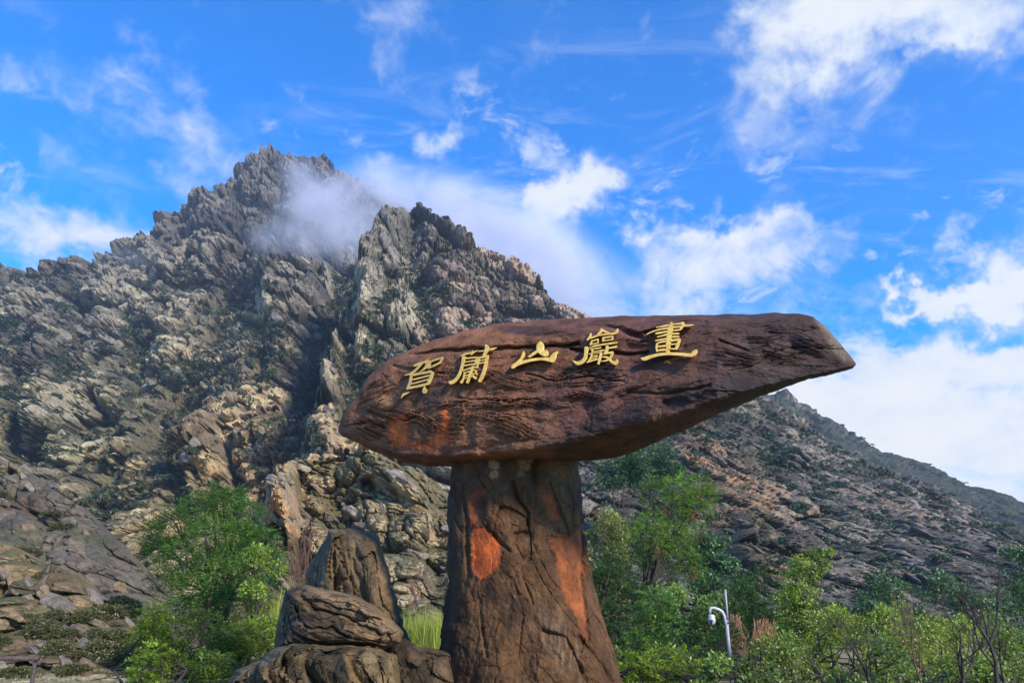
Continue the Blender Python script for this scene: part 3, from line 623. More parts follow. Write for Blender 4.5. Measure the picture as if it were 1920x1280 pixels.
def flakes_disp(X, Y, W2, sc):
    d = np.zeros(X.shape)
    for k, (cx, cy, rx, ry, rot) in enumerate(FLAKES):
        m = ell(X + W2 * 10, Y + W2 * 5, cx, cy, rx, ry, rot, .35); c, s = math.cos(rot), math.sin(rot)
        v = (-(X - cx) * s + (Y - cy) * c) + W2 * 4 + .0016 * (X - cx) ** 2 * (1 if k % 2 else -1) * .6
        t = (v + 3.5 * np.sin((X - cx) * .045 + k)) / (7.5 + 1.5 * math.sin(k * 2.1)) + k; fr = t - np.floor(t); d += m * (.060 * (1 - fr) * (fr > .14) - .05 * (fr <= .14) + .015)
    return d
def build_cap():
    s = np.linspace(0, 1, 520); s = .5 - .5 * np.cos(s * math.pi) * (.35 + .65 * np.abs(np.cos(s * math.pi)) ** .25); s = np.sort(np.clip((s - s.min()) / (s.max() - s.min()), 0, 1)); s = .65 * np.linspace(0, 1, 520) + .35 * s
    cx = 634.3 + s * (1604.6 - 634.3); nr = 160; w = np.linspace(0, 1, nr); w = (.8 * w + .2 * (.5 - .5 * np.cos(w * math.pi)))[:, None]
    tp, bt = interp(TOPL, cx)[None], interp(BOTL, cx)[None]
    jag = 2.0 * fbm(np.stack((cx / 22, cx * 0, cx * 0), 1), 4, 3)[None]; jag2 = 2.6 * fbm(np.stack((cx / 16, cx * 0 + 5, cx * 0), 1), 4, 4)[None]
    PX = np.broadcast_to(cx, (nr, len(cx))).copy(); PY = tp + (bt - tp) * w
    Yf, v = cap_front(PX, PY); P0 = at(PX, PY, Yf).reshape(-1, 3)
    edge = np.minimum(1, np.minimum(v * 9, (1 - v) * 26)) * np.clip(np.minimum(cx - 634, 1605 - cx) / 40, 0.15, 1)[None]
    big = fbm(P0 / 1.1, 4, 12).reshape(PX.shape); med = fbm(P0 * np.array((1, 1, 2.2)) / .34, 5, 13, .55).reshape(PX.shape); W2 = fbm(P0 / .35, 3, 14).reshape(PX.shape)
    Mb = bedding(-4, .1, 3.4, 1.5); cd, ct, cc = crag(P0, Mb, [(.55, .10), (.24, .05)], 15, .35, .5)
    d = .20 * big + .07 * med + cd.reshape(PX.shape) * .5 + flakes_disp(PX, PY, W2, 1.0)
    sl = fbm(np.stack((P0[:, 0] / .9, P0[:, 1] / .9, P0[:, 2] / .10), 1), 3, 16).reshape(PX.shape); d += .014 * sl
    for poly, wd, dep in CRACKS: d -= dep * np.exp(-(pdist(poly, PX + 4 * W2, PY + 5 * W2) / (wd * (1 + .5 * med))) ** 2)
    Yd = Yf - d * edge; PY = PY + (jag * (1 - w) ** 6 + jag2 * w ** 6) * np.clip(np.minimum(cx - 640, 1600 - cx) / 30, 0, 1)[None]
    nb = 26; wb = np.linspace(1, 0, nb + 2)[1:-1, None]; PXb = np.broadcast_to(cx, (nb, len(cx))); PYb = tp + (bt - tp) * wb + (jag * (1 - wb) ** 6 + jag2 * wb ** 6)
    Yb = cap_axis(PXb) + cap_thick(PXb) * .8 * np.sqrt(np.clip(1 - (2 * wb - 1) ** 2, 0, 1)) + .05
    G = np.concatenate((at(PX, PY, Yd), at(PXb, PYb, Yb))); R, C = G.shape[:2]
    V = G.reshape(-1, 3); Fq = grid_faces(R, C); last = (R - 1) * C; c = np.arange(C - 1)
    Fq = np.concatenate((Fq, np.stack((last + c, last + c + 1, c + 1, c), 1)))
    # paint, with some shade and sunlight put into the colour
    X, Y = PX + 9 * W2, PY + 6 * W2; k = X.shape
    def fill(c): return np.broadcast_to(np.array(c, float), k + (3,)).copy()
    def over(base, c, m): return base + (np.array(c, float) - base) * m[..., None]
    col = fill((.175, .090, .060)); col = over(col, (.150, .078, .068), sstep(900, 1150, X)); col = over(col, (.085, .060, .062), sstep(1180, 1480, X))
    col = over(col, (.060, .046, .050), sstep(.1, .5, big + .3 * med) * .75); col = over(col, (.21, .112, .070), sstep(.05, .45, fbm(P0 / .8, 4, 22).reshape(k)) * .7 * (1 - sstep(1150, 1400, X)))
    col = over(col, (.25, .125, .075), ell(X, Y, 840, 640, 120, 16, -.27, .4) * .85); col = over(col, (.055, .035, .045), ell(X, Y, 990, 620, 50, 10, 0, .4) * .8); col = over(col, (.24, .13, .08), ell(X, Y, 1035, 640, 50, 10, 0, .5) * .7)
    col = over(col, (.30, .088, .034), polymask([(722, 790), (750, 780), (765, 772), (768, 800), (775, 830), (800, 826), (822, 800), (826, 770), (842, 765), (850, 800), (856, 830), (820, 842), (740, 842), (728, 815)], X, Y, 4) * 1.0)
    col = over(col, (.52, .145, .045), polymask([(728, 795), (757, 775), (763, 800), (765, 835), (735, 838)], X, Y, 6) * .8); col = over(col, (.52, .145, .045), polymask([(800, 828), (828, 795), (832, 770), (845, 775), (850, 825), (825, 838)], X, Y, 6) * .8)
    col = over(col, (.24, .13, .08), ell(X, Y, 972, 797, 18, 13, 0, .4)); col = over(col, (.26, .17, .10), ell(X, Y, 718, 752, 20, 11, .2, .5) * .8)
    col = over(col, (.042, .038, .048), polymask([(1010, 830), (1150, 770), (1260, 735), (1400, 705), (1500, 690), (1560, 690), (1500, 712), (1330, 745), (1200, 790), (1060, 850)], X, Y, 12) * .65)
    col = over(col, (.095, .062, .044), ((PY - interp_s(LIPL, PX)) > 2) * sstep(1030, 1080, X) * (1 - sstep(1290, 1330, X)) * .8); col = over(col, (.30, .26, .22), polymask([(1520, 592), (1545, 606), (1575, 640), (1602, 676), (1585, 680), (1560, 655), (1540, 620)], X, Y, 5) * .6)  # underside darkened for its shade, right end facet lightened as if sunlit
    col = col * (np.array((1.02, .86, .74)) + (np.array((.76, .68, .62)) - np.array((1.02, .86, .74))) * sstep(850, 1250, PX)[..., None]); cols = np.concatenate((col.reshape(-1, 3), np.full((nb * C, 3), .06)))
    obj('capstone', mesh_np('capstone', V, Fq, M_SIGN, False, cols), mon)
build_cap()

PL = [(780, 850), (850, 848), (900, 845), (1000, 842), (1100, 835), (1200, 825), (1280, 818), (1480, 795)]; PR = [(780, 1082), (850, 1086), (950, 1092), (1030, 1100), (1100, 1111), (1150, 1122), (1200, 1140), (1280, 1166), (1480, 1235)]
def build_pillar():
    nr, nt = 400, 300; py = np.concatenate((np.linspace(800, 1300, 270), np.linspace(1300, 1475, 31)[1:]))[:, None]; th = np.linspace(0, 2 * math.pi, nt * 2, endpoint=False); fr = np.cos(th) > -.05
    th = np.concatenate((np.linspace(-math.pi / 2, math.pi / 2, 250), np.linspace(math.pi / 2, 1.5 * math.pi, 42)[1:-1]))[None]
    L, Rr = interp_s(PL, py), interp_s(PR, py); jL = 3 * fbm(np.stack((py[:, 0] / 26, py[:, 0] * 0, py[:, 0] * 0), 1), 4, 31)[:, None]
    sx = np.sign(np.sin(th)) * np.abs(np.sin(th)) ** .9; PX = (L + Rr) / 2 + (Rr - L + jL * 2) / 2 * sx; PY = np.broadcast_to(py, PX.shape).copy(); Yc = 13.75
    rad = (Rr - L) / 2 * Yc / F_PX; Yb = Yc - rad * .95 * np.sign(np.cos(th)) * np.abs(np.cos(th)) ** .8
    P0 = at(PX, PY, Yb).reshape(-1, 3); k = PX.shape; W2 = fbm(P0 / .4, 3, 41).reshape(k); med = fbm(P0 * np.array((1.2, 1, .95)) / .40, 5, 42, .58).reshape(k); big = fbm(P0 / .9, 3, 43).reshape(k)
    fl = fbm(np.stack((PX.ravel() / 40 + 1.2 * fbm(P0 / .8, 3, 47), PY.ravel() / 330, 0 * PX.ravel()), 1), 4, 44, .6, True).reshape(k)
    cd, ct, cc = crag(P0, bedding(70, .1, 1.5, 1.3), [(.75, .22), (.3, .09)], 45, .35, .5)
    fib = fbm(np.stack((PX.ravel() / 3.4 + 3 * W2.ravel(), PY.ravel() / 46, 0 * PX.ravel()), 1), 3, 46).reshape(k)
    pat = {}
    W3 = fbm(P0 / .10, 4, 48, .65).reshape(k); W4 = fbm(P0 / .10 + 40, 4, 49, .65).reshape(k); X, Y = PX + 7 * W2 + 7 * W3, PY + 7 * W2 + 9 * W4
    pat['o1'] = polymask([(886, 1000), (896, 988), (912, 990), (930, 1008), (942, 1030), (940, 1058), (926, 1076), (900, 1084), (888, 1070), (886, 1030)], X, Y, 3)
    pat['o2'] = polymask([(880, 924), (912, 926), (910, 945), (900, 968), (892, 990), (882, 985)], X, Y, 4)
    pat['o3'] = polymask([(1008, 912), (1022, 908), (1036, 935), (1046, 962), (1044, 974), (1034, 974), (1026, 955), (1012, 930)], X, Y, 4)
    pat['o4'] = polymask([(1034, 1010), (1046, 998), (1070, 1004), (1086, 985), (1097, 1010), (1098, 1060), (1094, 1110), (1096, 1160), (1102, 1205), (1094, 1195), (1078, 1160), (1060, 1125), (1050, 1090), (1047, 1050), (1040, 1030)], X, Y, 3)
    pat['w1'] = np.maximum(ell(X, Y, 922, 868, 10, 9), ell(X, Y, 925, 888, 10, 8)); pat['w2'] = polymask([(966, 852), (1002, 846), (998, 864), (990, 884), (980, 897), (970, 892), (968, 870)], X, Y, 3)
    flat = np.clip(pat['o1'] + pat['o4'] + pat['w2'] + .6 * pat['o3'], 0, 1)
    d = .10 * big + (1 - .75 * flat) * (.10 * med + .045 * (fl - .2) + cd.reshape(k) * .28 + .003 * fib) - .05 * flat
    for poly, wd, dep in [([(962, 905), (970, 935), (990, 960), (992, 985)], 3.4, .10), ([(965, 1002), (985, 1000)], 5, .10), ([(915, 990), (935, 1015), (955, 1032)], 3.5, .10), ([(1030, 905), (1050, 960), (1070, 1005)], 3, .09), ([(1096, 980), (1094, 1100), (1104, 1200)], 3, .10), ([(1015, 1180), (1060, 1195), (1090, 1260)], 3.5, .10), ([(985, 1095), (998, 1130)], 2.5, .06), ([(1086, 1195), (1128, 1250), (1150, 1285)], 5, .14), ([(905, 1180), (912, 1230)], 3, .06), ([(858, 860), (872, 960), (880, 1080)], 4, .08), ([(1005, 850), (1000, 900)], 7, .10)]:
        d -= dep * np.exp(-(pdist(poly, PX + 5 * W2, PY + 5 * W2) / wd) ** 2)
    d += .16 * ell(PX, PY, 1050, 1200, 60, 60, .8, .9) + .14 * ell(PX, PY, 960, 1250, 60, 60, 0, .9) - .16 * ell(PX, PY, 975, 1240, 26, 40, .3, .8) + .12 * ell(PX, PY, 1130, 1260, 22, 60, -.3, .8) - .12 * ell(PX, PY, 895, 945, 14, 26, 0, .6)
    face = np.clip(np.cos(th), .12, 1) ** .5; Yd = Yb - np.where(np.cos(th) > 0, d * face, -d * .3)
    PXd = PX + np.where(np.cos(th) > 0, 1, 1) * (np.sin(th) * np.abs(np.sin(th)) ** 3) * d * 55
    V = at(PXd, PY, Yd).reshape(-1, 3); R, C = k; Fq = grid_faces(R, C, True)
    def over(base, c, m): return base + (np.array(c, float) - base) * m[..., None]
    col = np.broadcast_to(np.array((.112, .064, .036)), k + (3,)).copy(); col = over(col, (.075, .046, .030), sstep(0, .5, fbm(P0 / .5, 4, 51).reshape(k)) * .85); col = over(col, (.155, .094, .052), sstep(.05, .5, fbm(P0 / .7 + 9, 4, 52).reshape(k)) * .7)
    col = over(col, (.062, .048, .040), (1 - sstep(840, 885, X)) * .7); col = over(col, (.10, .045, .03), ell(X, Y, 880, 905, 30, 60, 0, .8) * .5); col = over(col, (.23, .20, .17), (ell(X, Y, 1040, 1190, 30, 50, -.4, .8) + ell(X, Y, 1066, 1230, 20, 50, -.3, .8)) * .5 * sstep(-.2, .4, fib)); col = over(col, (.15, .115, .075), ell(X, Y, 1060, 890, 30, 60, 0, .8) * .6)  # first tone darkens the left edge, shade put into the colour
    spk = np.clip(sstep(.05, .45, med) * .45 + sstep(.12, .5, W3 + .5 * W4) * .55, 0, .85); orange = np.array((.46, .135, .045))
    for nme, c, a in (('o2', (.24, .058, .022), .9), ('o3', (.34, .090, .030), .9), ('o4', (.34, .105, .036), .95), ('o1', (.40, .088, .024), 1.), ('w1', (.42, .27, .19), .8), ('w2', (.36, .26, .19), .8)):
        col = over(col, c, pat[nme] * a * (1 - (spk if nme != 'o1' else spk * .4)))
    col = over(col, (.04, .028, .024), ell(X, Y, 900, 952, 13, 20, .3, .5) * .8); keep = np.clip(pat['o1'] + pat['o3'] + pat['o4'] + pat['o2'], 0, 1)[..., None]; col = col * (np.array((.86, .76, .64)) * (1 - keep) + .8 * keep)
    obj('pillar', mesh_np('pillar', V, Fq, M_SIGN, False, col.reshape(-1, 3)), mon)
build_pillar()

# --- five gilded characters: every stroke is a list of x, y, width in the photograph's enlarged detail
def gold():
    m, t, b, out = new_mat('gilded_paint'); tc = t.new('ShaderNodeNewGeometry').outputs['Position']; n = t.noise(tc, 14, 5, .6); n2 = t.noise(tc, 60, 3, .6)
    n3 = t.noise(tc, 9, 7, .7); t.put(b.inputs['Base Color'], t.mix(t.smooth(n3, .60, .72, 0, .6), t.mix(t.smooth(n, .3, .7), rgb(.66, .36, .050), rgb(.88, .58, .15)), rgb(.30, .17, .05))); b.inputs['Metallic'].default_value = .08
    t.put(b.inputs['Roughness'], t.smooth(n2, .3, .7, .32, .55)); bump(t, b, n2, .25, .01); return m
M_GOLD = gold()
CHARS = [((740, 640, 9.6), [
    [(345, 437, 34), (430, 408, 44), (610, 348, 40)], [(505, 372, 46), (440, 450, 42), (370, 520, 40), (290, 575, 36), (178, 612, 12)], [(605, 345, 44), (580, 410, 50), (545, 480, 44), (450, 545, 10)],
    [(640, 370, 40), (600, 482, 48)], [(625, 372, 30), (740, 328, 28), (872, 288, 30)], [(868, 292, 34), (820, 372, 40)], [(598, 478, 36), (700, 438, 36), (838, 372, 34)],
    [(280, 612, 44), (470, 575, 38), (660, 540, 44)], [(300, 604, 44), (275, 740, 52), (225, 850, 40)], [(685, 552, 52), (655, 640, 62), (605, 756, 62)],
    [(310, 690, 26), (460, 655, 26), (625, 612, 26)], [(300, 762, 26), (450, 725, 26), (600, 684, 26)], [(220, 846, 40), (420, 806, 44), (610, 758, 44)], [(118, 1024, 8), (150, 962, 42), (200, 940, 34), (270, 908, 10)], [(540, 800, 14), (535, 850, 60), (545, 900, 92), (560, 925, 40)]]),
  ((740, 640, 9.6), [
    [(1176, 268, 8), (1270, 226, 32), (1385, 204, 30)], [(1372, 238, 22), (1440, 186, 26), (1505, 158, 10)], [(1405, 162, 22), (1382, 236, 30)], [(1636, 60, 30), (1662, 130, 84), (1625, 215, 56), (1590, 275, 38)], [(1500, 180, 12), (1600, 166, 26)], [(1685, 152, 30), (1760, 136, 44), (1842, 108, 6)],
    [(1245, 275, 62), (1218, 430, 56), (1165, 590, 56), (1085, 705, 62), (1005, 738, 70), (985, 705, 16)], [(1240, 306, 28), (1490, 286, 30)], [(1485, 288, 38), (1452, 400, 36), (1415, 420, 26)], [(1250, 372, 20), (1450, 342, 22)], [(1245, 436, 24), (1425, 402, 24)],
    [(1522, 290, 42), (1490, 435, 44)], [(1515, 296, 34), (1690, 258, 40)], [(1515, 348, 20), (1640, 322, 22)], [(1505, 398, 26), (1630, 370, 26)], [(1668, 262, 54), (1625, 480, 66), (1565, 650, 66), (1528, 715, 66)],
    [(1225, 528, 22), (1380, 474, 28), (1508, 462, 30)], [(1405, 448, 42), (1372, 560, 52), (1308, 738, 56)], [(1240, 568, 22), (1440, 514, 24)], [(1262, 560, 34), (1232, 680, 40), (1196, 738, 52)], [(1250, 622, 22), (1470, 566, 24)], [(1240, 668, 20), (1400, 630, 20)], [(1455, 516, 32), (1480, 600, 26)], [(1395, 590, 16), (1430, 640, 44), (1468, 664, 50)]]),
  ((940, 620, 14.225), [
    [(590, 548, 30), (588, 630, 92), (520, 760, 78), (410, 870, 84), (320, 950, 110), (285, 985, 60)], [(300, 965, 70), (520, 858, 84), (800, 782, 76), (1100, 750, 72), (1300, 775, 110), (1400, 800, 100)], [(1330, 790, 150), (1395, 690, 150), (1440, 620, 100), (1510, 555, 30)],
    [(1040, 290, 60), (1040, 370, 180), (1030, 470, 200), (1000, 560, 120)], [(985, 525, 70), (860, 612, 76), (738, 690, 60)], [(990, 540, 70), (1090, 590, 130), (1180, 590, 190), (1225, 560, 120)]]),
  ((1060, 600, 12.8), [
    [(600, 308, 24), (608, 365, 56), (530, 475, 50)], [(575, 445, 36), (760, 376, 40), (960, 340, 38), (1180, 318, 54), (1238, 270, 66), (1256, 212, 40)], [(850, 205, 20), (875, 250, 66), (780, 350, 56)], [(870, 225, 44), (960, 275, 40), (1060, 315, 30)],
    [(640, 500, 34), (795, 458, 34)], [(645, 490, 46), (598, 590, 44)], [(590, 588, 32), (785, 545, 28)], [(786, 462, 34), (782, 552, 34)], [(895, 424, 36), (1145, 390, 40)], [(918, 420, 60), (900, 508, 46)], [(890, 500, 28), (1130, 465, 28)], [(1136, 395, 48), (1128, 470, 42)],
    [(555, 676, 16), (700, 622, 40), (900, 586, 40), (1120, 556, 44), (1255, 535, 22)], [(510, 662, 110), (492, 800, 86), (475, 905, 92), (400, 1000, 92), (285, 1035, 86), (180, 970, 14)],
    [(600, 702, 26), (855, 662, 32)], [(630, 764, 22), (935, 720, 36)], [(555, 812, 18), (865, 772, 30)], [(655, 700, 38), (620, 880, 46), (560, 990, 60)], [(640, 862, 24), (775, 846, 26)], [(630, 920, 22), (765, 876, 24)], [(515, 1012, 26), (640, 970, 46), (770, 930, 46)], [(862, 775, 58), (832, 900, 70), (795, 1048, 58)],
    [(1002, 630, 76), (990, 740, 72), (925, 815, 40)], [(1040, 672, 36), (1235, 635, 50)], [(950, 805, 40), (1140, 768, 50)], [(1135, 775, 62), (1085, 900, 62), (985, 968, 42), (855, 985, 16)], [(885, 880, 22), (1010, 900, 54), (1120, 1000, 64), (1215, 1030, 92), (1245, 950, 50)]]),
  ((1190, 590, 12.8), [
    [(885, 190, 60), (865, 300, 112), (845, 430, 118), (815, 600, 130), (795, 910, 84)], [(900, 228, 30), (1060, 214, 36), (1150, 205, 60)], [(1145, 180, 60), (1162, 250, 72), (1095, 352, 50)], [(910, 302, 40), (1100, 285, 40)], [(900, 380, 34), (1095, 358, 34)], [(1175, 266, 50), (1300, 254, 42), (1435, 238, 10)],
    [(515, 302, 16), (660, 276, 34), (815, 248, 36)], [(292, 468, 22), (400, 414, 30), (600, 350, 36), (805, 322, 42)], [(505, 452, 44), (795, 396, 46)], [(885, 456, 40), (1062, 450, 40)], [(540, 532, 22), (785, 472, 50)], [(885, 532, 44), (1062, 522, 44)], [(502, 622, 34), (765, 574, 50)],
    [(525, 694, 36), (620, 658, 40), (765, 634, 40)], [(538, 686, 46), (522, 790, 46), (538, 868, 40)], [(540, 764, 44), (760, 740, 46)], [(520, 872, 30), (640, 842, 48), (765, 840, 50)], [(875, 622, 50), (1075, 588, 52)], [(1085, 588, 56), (1035, 715, 82), (990, 818, 62)], [(880, 712, 36), (1000, 698, 36)], [(845, 816, 36), (1005, 816, 36)],
    [(148, 1036, 16), (235, 1058, 92), (400, 1002, 80), (600, 952, 70), (800, 936, 70), (1100, 946, 70), (1340, 968, 86), (1435, 915, 112), (1490, 855, 66)]])]
def catmull(st):
    p = np.array(st, float)
    if len(p) == 2: return np.stack([p[0] + (p[1] - p[0]) * t for t in np.linspace(0, 1, 5)])
    e = np.concatenate((2 * p[:1] - p[1:2], p, 2 * p[-1:] - p[-2:-1])); out = []
    for i in range(len(p) - 1):
        a, b, c, d = e[i:i + 4]
        for t in np.linspace(0, 1, 6)[:-1]: out.append(.5 * (2 * b + (c - a) * t + (2 * a - 5 * b + 4 * c - d) * t * t + (3 * b - a - 3 * c + d) * t ** 3))
    return np.array(out + [p[-1]])
def build_char(k):
    (ox, oy, sc), strokes = CHARS[k]; allp = np.concatenate([np.array(s)[:, :2] for s in strokes]) / sc + np.array((ox, oy))
    lo, hi = allp.min(0) - 1, allp.max(0) + 1; gx, gy = np.meshgrid(np.linspace(lo[0], hi[0], 24), np.linspace(lo[1], hi[1], 24)); Yc, _ = cap_front(gx, gy)
    A = np.stack((np.ones(gx.size), gx.ravel(), gy.ravel()), 1); co, *_ = np.linalg.lstsq(A, Yc.ravel(), rcond=None); off = max(0, float((A @ co - Yc.ravel()).max())) * .7 + .10
    def Yat(p): return co[0] + co[1] * p[:, 0] + co[2] * p[:, 1] - off
    parts = []
    for j, st in enumerate(strokes):
        q = catmull(st); c = q[:, :2] / sc + np.array((ox, oy)); w = np.maximum(q[:, 2] * 1.07, 10) / sc * .5
        T = np.gradient(c, axis=0); T /= np.linalg.norm(T, axis=1)[:, None] + 1e-9; N = np.stack((-T[:, 1], T[:, 0]), 1)
        # rounded ends
        h0 = c[0] - T[0] * w[0] * .45; h1 = c[-1] + T[-1] * w[-1] * .45
        c = np.concatenate((h0[None], c, h1[None])); N = np.concatenate((N[:1], N, N[-1:])); w = np.concatenate((w[:1] * .55, w, w[-1:] * .55))
        n = len(c); rings = []
        for dep, ww in ((.10, 1.0), (-.012, 1.0), (-.026, .80)):
            Lp = c + N * (w * ww)[:, None]; Rp = c - N * (w * ww)[:, None]; o = np.concatenate((Lp, Rp[::-1])); rings.append(at(o[:, 0], o[:, 1], Yat(o) + dep - j * .0008))
        m = 2 * n; V = np.concatenate(rings); Fq = []
        for r in range(2):
            for i in range(m): i2 = (i + 1) % m; Fq.append((r * m + i, r * m + i2, (r + 1) * m + i2, (r + 1) * m + i))
        for i in range(n - 1): Fq.append((2 * m + i, 2 * m + i + 1, 2 * m + m - 2 - i, 2 * m + m - 1 - i))
        parts.append((V, np.array(Fq)))
    V, Fq = join(parts); return mesh_np('character', V, Fq, M_GOLD)
for k in range(5): obj('character', build_char(k), mon)

# --- rocks piled beside the pillar
def lens_rock(name, outline, centre, Yc, T, levels, seed, dip, cols, label, cat='rock', pw=4.2, nt=170, nr=60, sa=3.0, fine=.02, jag=2.0, tiltY=0.0, special=None, strata=None, crk=.12):
    p = np.array(outline + [outline[0]], float); L = np.concatenate(([0], np.cumsum(np.hypot(*np.diff(p, axis=0).T)))); s = np.linspace(0, L[-1], nt, endpoint=False)
    ox, oy = np.interp(s, L, p[:, 0]), np.interp(s, L, p[:, 1]); n1 = fbm(np.stack((ox / 14, oy / 14, 0 * ox), 1), 4, seed) * jag; dx, dy = ox - centre[0], oy - centre[1]; rr = np.hypot(dx, dy); ox, oy = ox + dx / rr * n1, oy + dy / rr * n1
    r = np.linspace(.02, 1, nr)[:, None] ** .85; PX = centre[0] + (ox - centre[0])[None] * r; PY = centre[1] + (oy - centre[1])[None] * r
    tl = (PY - centre[1]) * tiltY
    Yf = Yc + tl - T * np.clip(1 - r ** pw, 0, 1) ** .55; P0 = at(PX, PY, Yf).reshape(-1, 3); d, tint, cr = crag(P0, bedding(dip, .3, sa, 1.6), levels, seed, crk, 1.1, .05)
    if strata:
        per, amp = strata; q = P0 @ bedding(dip, .3, 1, 1)[:, 2] / per + .35 * vnoise(P0 / (per * 3), seed + 8) + .12 * vnoise(P0 / (per * .6), seed + 9); fr = q - np.floor(q); h = h01(hash3(np.floor(q), np.floor(q) * 0, np.floor(q) * 0, seed), 1)
        d = d + amp * (h * 1.2 + .35 * fr - 1.1 * np.exp(-(np.minimum(fr, 1 - fr) / .09) ** 2) * (.4 + h))
    d = d + fine * fbm(P0 / .12, 4, seed + 3); Yd = Yf - d.reshape(PX.shape) * np.clip((1 - r) * 7, .0, 1)
    rb = np.linspace(1, .05, 16)[1:, None]; PXb = centre[0] + (ox - centre[0])[None] * rb; PYb = centre[1] + (oy - centre[1])[None] * rb; Yb = Yc + (PYb - centre[1]) * tiltY + T * np.clip(1 - rb ** 2, 0, 1) ** .5
    G = np.concatenate((at(PX, PY, Yd), at(PXb, PYb, Yb))); V = G.reshape(-1, 3); Fq = grid_faces(G.shape[0], nt, True)[:, ::-1]
    c = palette(cols, [(.06, .05, .03), (.08, .07, .04)], -9, .5, seed, special)(V[:PX.size], np.tile((0, -1, 0.), (PX.size, 1)), tint, PX.ravel(), PY.ravel())
    me = mesh_np(name, V, Fq, MT_ROCK, False, np.concatenate((c, np.full((G.shape[0] * nt - PX.size, 3), .12))))
    return obj(name, me, None, label, cat, 'rocks piled at the foot of the sign pillar')
MT_ROCK = mat_terrain('boulder_rock', 5.0, .06, .8)
brn = [(.030, .021, .014), (.058, .041, .025), (.092, .063, .037), (.128, .086, .048), (.074, .050, .032)]
brn2 = [(.030, .024, .016), (.062, .047, .028), (.100, .074, .042), (.135, .098, .052), (.080, .056, .034)]
dark = [(.026, .018, .013), (.046, .033, .022), (.068, .047, .030), (.088, .060, .038), (.046, .032, .024)]
lens_rock('boulder', [(566, 1108), (580, 1062), (600, 1030), (618, 990), (640, 986), (668, 992), (700, 994), (712, 1012), (726, 1060), (742, 1120), (756, 1170), (778, 1215), (800, 1300), (800, 1460), (580, 1460), (570, 1250)], (668, 1150), 15.3, 1.1, [(1.0, .34), (.45, .18), (.2, .08)], 801, 70, brn, 'tall dark upright slab standing behind the layered rock', jag=6, crk=.35, strata=(.45, .10), special=lambda c, Q, px, py: mixc(c, np.array((.135, .096, .054)) * np.ones_like(c), np.clip(ell(px, py, 655, 1060, 46, 62, 0, .6) * (.65 + .5 * fbm(Q / .4, 3, 7)), 0, 1)))
lens_rock('boulder', [(422, 1284), (440, 1256), (492, 1236), (512, 1214), (560, 1203), (600, 1206), (660, 1208), (705, 1214), (745, 1228), (752, 1290), (756, 1440), (410, 1440)], (600, 1290), 11.9, .9, [(.8, .34), (.36, .17), (.16, .07), (.07, .025)], 811, 62, brn2, 'wide blocky brown rock under the layered rock', strata=(.5, .10), jag=4, special=lambda c, Q, px, py: mixc(c, np.array((.18, .115, .045)) * np.ones_like(c), polymask([(642, 1222), (668, 1220), (684, 1262), (684, 1284), (655, 1284), (652, 1250)], px, py, 4) * .8))
lens_rock('boulder', [(514, 1214), (518, 1180), (534, 1108), (556, 1099), (575, 1096), (600, 1102), (640, 1110), (668, 1116), (704, 1136), (735, 1160), (757, 1184), (752, 1204), (728, 1214), (690, 1210), (640, 1216), (560, 1222)], (625, 1165), 12.7, .85, [(.8, .2), (.3, .15), (.13, .07), (.06, .03)], 821, 20, brn, 'layered brown rock with a slanting cracked top', strata=(.17, .09), sa=6.0, fine=.03, tiltY=-.004, special=lambda c, Q, px, py: mixc(c, np.array((.21, .138, .076)) * np.ones_like(c), np.clip(polymask([(565, 1096), (640, 1108), (704, 1136), (757, 1184), (748, 1200), (700, 1180), (640, 1140), (590, 1112)], px, py, 5) * .8, 0, 1)))  # tan top, painted lighter to stand for the sun on it
lens_rock('boulder', [(700, 1230), (735, 1205), (760, 1196), (785, 1212), (812, 1214), (850, 1220), (868, 1300), (868, 1450), (700, 1450)], (785, 1300), 13.2, .8, [(.8, .2), (.3, .1), (.13, .04)], 831, 60, dark, 'low dark rock wedged between the pillar and the rock pile')
